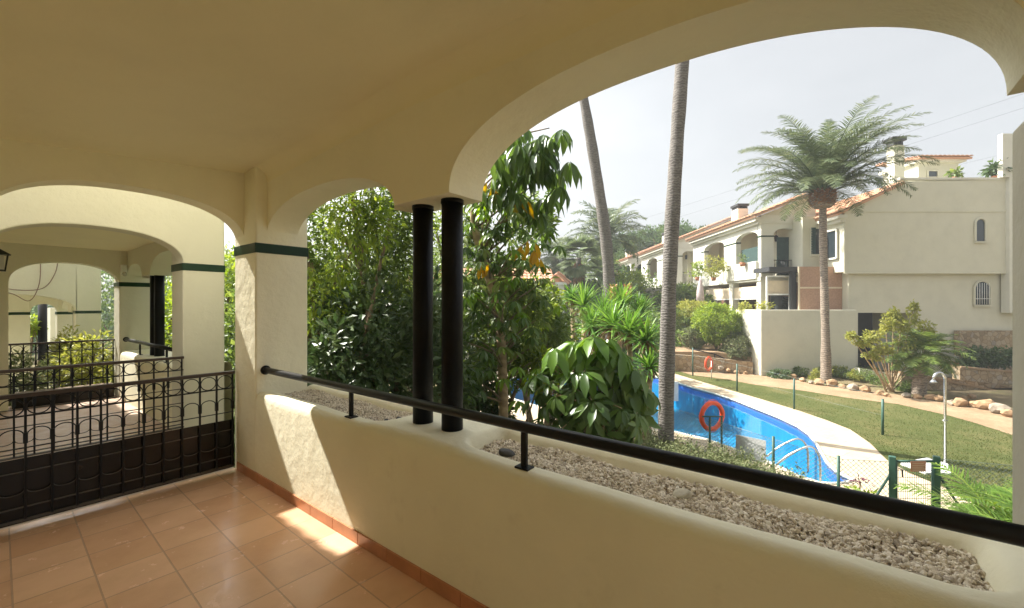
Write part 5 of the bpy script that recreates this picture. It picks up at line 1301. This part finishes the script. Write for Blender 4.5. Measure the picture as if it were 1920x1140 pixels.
# distant white buildings
t = thing('distant_building', 'low flat white building with dark window strip behind the fan palm', 'building', tuple(H @ Vector((6, 46, GZ))))
d = 46; m = MB(H); m.box(rr(1040, d), rr(1104, d), d, d + 6, GZ, zz(541, d)); m.build('wall', 'house_white', t)
m = MB(H)
for px in (1064, 1069, 1074): m.box(rr(px, d), rr(px + 4, d), d - .03, d, zz(550, d), zz(546, d)); 
m.build('window', 'glass_dark', t)
t = thing('distant_building', 'small white gabled building beside the leaning palm trunk', 'building', tuple(H @ Vector((9, 44, GZ))))
d = 44; m = MB(H); a, b, c = rr(1092, d), rr(1124, d), rr(1103, d)
m.prism([(a, GZ), (b, GZ), (b, zz(540, d)), (c, zz(526, d)), (a, zz(545, d))], lambda p, q, tt: (p, tt, q), d, d + 6); m.build('wall', 'house_white', t)
m = MB(H); roof(m, (rr(1126, d), d - .1, zz(541, d)), (0, 1, 0), (-1, 0, .62), 6, 1.5, .4, .07); m.build('roof', 'roof_tile', t)
t = thing('distant_building', 'distant building showing only its red tiled roof below the pines', 'building', tuple(H @ Vector((13, 52, GZ))))
d = 52; m = MB(H); m.box(rr(1150, d), rr(1190, d), d, d + 4, GZ, zz(515, d)); m.build('wall', 'house_white', t)
m = MB(H); roof(m, (rr(1146, d), d - .4, zz(516, d)), (1, 0, 0), (0, 1, .3), rr(1196, d) - rr(1146, d), 4, .4, .08); m.build('roof', 'roof_tile', t)
# beach umbrella folded
t = thing('folded_parasol', 'closed mauve parasol on the terrace below the balconies', 'parasol', tuple(H @ Vector((rr(1313, 28), 28, -1))))
d = 28; p = [(rr(1313, d), d, zz(y_, d)) for y_ in (520, 527, 545, 562, 570)]; MB(H).tube(p, [.03, .10, .22, .26, .06], 10).build('canopy', 'umbrella_cloth', t); MB(H).tube([(p[0][0], d, -.95), (p[0][0], d, p[0][2] + .1)], .03, 8).build('pole', 'steel', t)
# pergola in front of C
t = thing('pergola', 'long low pergola in front of the farther white house', 'pergola', tuple(H @ Vector((11, 34, -1))))
d = 34; m = MB(H); m.box(rr(1205, d), rr(1360, d), d, d + 2.5, zz(545, d), zz(540, d)); m.build('roof', 'awning_fabric', t)
for px in (1220, 1262, 1300, 1340):
    m = MB(H); m.box(rr(px, d), rr(px + 6, d), d + .1, d + .35, -1, zz(545, d)); m.build('post', 'house_white', t)
m = MB(H); m.box(rr(1205, d), rr(1360, d), d - 1, d - .8, -1, zz(592, d)); m.build('low_wall', 'house_white', t)
# plants on balconies
def pot_plant(label, px, py, d, r, mat, n=160, L=.16):
    c = at(px, py, d); t = thing('potted_plant', label, 'plant', tuple(c - UP * r))
    m = MB(); m.tube([tuple(c - UP * (r + .22)), tuple(c - UP * (r - .02))], [.12, .17], 12); m.build('pot', 'pot', t)
    lv = LV(); cloud(lv, c, (r, r, r), n, L, L * .4, 12, .5, shell=.2); lv.build('leaves', mat, t)
pot_plant('bushy trailing plant on the left balcony of the middle house', 1338, 500, 27.5, .7, 'leaf_yellow', 900, .16)
pot_plant('green plant hanging beside the far balcony pillar', 1308, 505, 29, .55, 'leaf_bright', 600)
pot_plant('small plant on the wall right of the beige blinds', 1432, 572, 23.3, .38, 'leaf_yellow', 300)
pot_plant('orange potted plant on the terrace wall under the blinds', 1398, 578, 23.3, .32, 'leaf_yellow', 300)
pot_plant('spiky plant on the roof terrace parapet near the penthouse', 1790, 325, 22, .22, 'leaf_mid', 90, .3)
pot_plant('spiky plant on the roof terrace parapet beside the chimney block', 1866, 318, 22, .35, 'leaf_dark', 120, .4)
pot_plant('row of balcony flowers under the green screen', 1392, 484, 25.3, .28, 'leaf_mid', 200, .1)

# ================================================================== BACKGROUND TREES
def pine(label, px, py, d, rx, rz, n):
    c = at(px, py, d); t = thing('umbrella_pine', label, 'tree', (c[0], c[1], GZ), 'umbrella pines')
    limbs(t, (c[0], c[1], GZ), [c + np.array([a, b, 0]) * rx * .5 for a, b in ((0, 0), (1, 0), (-1, .3), (.3, -1), (-.4, 1))], .35)
    lv = LV()
    for k in range(14):
        q = c + rng.normal(size=3) * np.array([rx, rx, rz * .4]) * .45
        cloud(lv, q, (rx * .38, rx * .38, rz * .5), n // 14, .36, .16, 20, .3, T_LEAF2, shell=.7, droop=.3)
    lv.build('crown', 'pine_leaf', t)
pine('broad umbrella pine rising behind the farther white house', 1252, 452, 58, 6.0, 2.8, 15000)
pine('umbrella pine left of the straight palm trunk above the red roof', 1190, 470, 60, 5.5, 3.4, 12000)
pine('darker umbrella pine low behind the leaning palm trunk', 1165, 500, 56, 4, 3, 5600)
bgt = [(1060, 540, 42, 2.6, 2.6, 'palm_far'), (1110, 520, 44, 3.0, 3.2, 'leaf_mid'), (1010, 545, 38, 2.2, 2.2, 'leaf_mid'), (1190, 560, 36, 3.0, 2.0, 'leaf_mid'), (1160, 545, 34, 2.2, 1.6, 'leaf_bright'), (1240, 560, 42, 3, 1.8, 'leaf_dark'),
       (960, 540, 32, 2.6, 3.0, 'leaf_mid'), (900, 540, 30, 2.6, 3.2, 'hedge_grey'), (840, 530, 34, 3, 3.5, 'leaf_mid'), (1280, 565, 31, 1.8, 1.2, 'leaf_mid'), (760, 560, 26, 3, 3, 'leaf_dark'), (640, 570, 24, 3, 3.4, 'leaf_mid'), (520, 560, 24, 3, 3.6, 'leaf_bright'), (400, 560, 22, 2.4, 3, 'leaf_mid'), (250, 560, 26, 3, 3.2, 'leaf_mid'), (1130, 560, 30, 2.2, 1.4, 'leaf_dark'), (1200, 520, 52, 3.2, 2.6, 'pine_leaf')]
wh_ = ['hazy grey-green tree behind the small tiled roof', 'green tree behind the fan palm', 'leafy tree right behind the garden house', 'wide bush line left of the farther white house', 'yellow-green tree under the red roof', 'dark tree below the farther white house',
       'background tree behind the umbrella tree', 'olive-toned background tree right of the columns', 'background tree between the black columns', 'green bush beneath the pergola', 'dark background tree left of the columns', 'background tree behind the dense tree', 'bright background tree behind the pillar', 'background tree left of the near pillar', 'background tree beyond the middle terrace columns', 'dark bush below the gabled building', 'pine-like tree directly left of the straight trunk']
for (px, py, d, rx, rz, mt), lb in zip(bgt, wh_):
    s = d / 40
    tree('background_tree', lb, at(px, py, d), (rx, rx, rz), 3400, .34 * s + .06, .15 * s + .03, mt, 46, .3, group='trees beyond the pool', r0=.18, T=T_LEAF2, nb=5)
# distant tree belt (reads as one mass)
lv = LV()
for k in range(120):
    a = rng.uniform(-1.25, 1.35); d = rng.uniform(66, 95); c = F * d + R * math.tan(max(-1.3, min(1.3, a))) * d * .8; c[2] = rng.uniform(-1, 2.0)
    cloud(lv, c, (5, 5, 3.2), 500, .9, .45, 14, .4, T_LEAF2)
for k in range(60):
    c = np.array([rng.uniform(-8, 16), rng.uniform(34, 60), rng.uniform(-1, 2.5)]); cloud(lv, c, (3, 3, 2.6), 450, .5, .25, 14, .4, T_LEAF2)
tag(lv.build('distant_trees', 'pine_leaf'), 'distant belt of green trees along the horizon', 'trees', kind='stuff')
# power lines
def wire(label, a, b, sag=.4, r=.012):
    a = np.array(a); b = np.array(b); P = [a * (1 - t) + b * t - UP * sag * 4 * t * (1 - t) for t in np.linspace(0, 1, 24)]
    o = MB().tube([tuple(p) for p in P], r, 5).build('power_line', 'cable'); tag(o, label, 'power line', 'overhead power lines')
wire('upper overhead line crossing the sky toward the right edge', at(1150, 428, 60), at(2050, 132, 30), .1, .008)
wire('lower overhead line crossing the sky toward the right edge', at(1150, 445, 60), at(2050, 160, 30), .1, .008)
wire('faint lowest overhead line meeting the chimney block', at(1200, 452, 70), at(1990, 262, 40), .1, .008)

# ================================================================== CAMERA, LIGHT, WORLD
cam = bpy.data.cameras.new('Camera'); co = bpy.data.objects.new('Camera', cam); C.objects.link(co)
cam.sensor_width = 36; cam.lens = 36 * FP / 1920; cam.clip_end = 2000; cam.clip_start = .02; cam.shift_y = 2 / 1920
co.location = (0, 0, CZ); co.rotation_euler = (PI / 2, 0, math.atan2(CR, CF) - PI / 2); sc.camera = co
S = Vector((-.17, .85, 1.0)).normalized()
sun = bpy.data.lights.new('Sun', 'SUN'); so = bpy.data.objects.new('Sun', sun); C.objects.link(so)
sun.energy = 2.8; sun.angle = math.radians(.6); sun.color = (1, .95, .86)
so.rotation_euler = S.to_track_quat('Z', 'Y').to_euler(); so.location = (0, 0, 20)
w = bpy.data.worlds.new('World'); sc.world = w; w.use_nodes = True; nt = w.node_tree
bg = nt.nodes['Background']; sky = nt.nodes.new('ShaderNodeTexSky'); sky.sky_type = 'NISHITA'; sky.sun_disc = False
sky.sun_elevation = math.asin(S.z); sky.sun_rotation = math.atan2(S.x, S.y); sky.dust_density = 5; sky.air_density = 1.2; sky.ozone_density = 1; sky.altitude = 0
hs = nt.nodes.new('ShaderNodeHueSaturation'); hs.inputs['Saturation'].default_value = .12
nt.links.new(sky.outputs[0], hs.inputs['Color'])
tc = nt.nodes.new('ShaderNodeTexCoord'); nz = nt.nodes.new('ShaderNodeTexNoise'); nz.inputs['Scale'].default_value = 1.6; nz.inputs['Detail'].default_value = 4
mp = nt.nodes.new('ShaderNodeMapping'); mp.inputs['Scale'].default_value = (1, 1, 3); nt.links.new(tc.outputs['Generated'], mp.inputs['Vector']); nt.links.new(mp.outputs['Vector'], nz.inputs['Vector'])
rp = nt.nodes.new('ShaderNodeValToRGB'); rp.color_ramp.elements[0].position = .35; rp.color_ramp.elements[0].color = (.39, .40, .405, 1); rp.color_ramp.elements[1].position = .7; rp.color_ramp.elements[1].color = (.46, .464, .464, 1)
nt.links.new(nz.outputs['Fac'], rp.inputs['Fac'])
mx = nt.nodes.new('ShaderNodeMix'); mx.data_type = 'RGBA'; mx.blend_type = 'MULTIPLY'; mx.inputs['Factor'].default_value = 1
nt.links.new(hs.outputs['Color'], mx.inputs['A']); nt.links.new(rp.outputs['Color'], mx.inputs['B'])
nt.links.new(mx.outputs['Result'], bg.inputs['Color']); bg.inputs['Strength'].default_value = .14
hz = MB(); hz.box(-155, 155, -155, 155, GZ - 1.6, 17)
hm = bpy.data.materials.new('haze'); hm.use_nodes = True; hn = hm.node_tree; hn.nodes.clear(); MATS['haze'] = hm
ho = hn.nodes.new('ShaderNodeOutputMaterial'); hv = hn.nodes.new('ShaderNodeVolumePrincipled'); hv.inputs['Density'].default_value = .0019; hv.inputs['Color'].default_value = (.9, .93, .96, 1); hv.inputs['Anisotropy'].default_value = .2
hn.links.new(hv.outputs[0], ho.inputs['Volume'])
tag(hz.build('haze', 'haze'), 'pale summer haze in the air over the garden and houses', 'haze', kind='stuff')
sc.render.engine = 'CYCLES'; sc.cycles.use_denoising = True; sc.cycles.max_bounces = 10; sc.cycles.diffuse_bounces = 6; sc.cycles.transparent_max_bounces = 12
sc.cycles.sample_clamp_indirect = 8
sc.view_settings.view_transform = 'Standard'; sc.view_settings.look = 'None'; sc.view_settings.exposure = 2.1; sc.view_settings.gamma = 1
for o in C.objects:
    if '_t' in o: del o['_t']
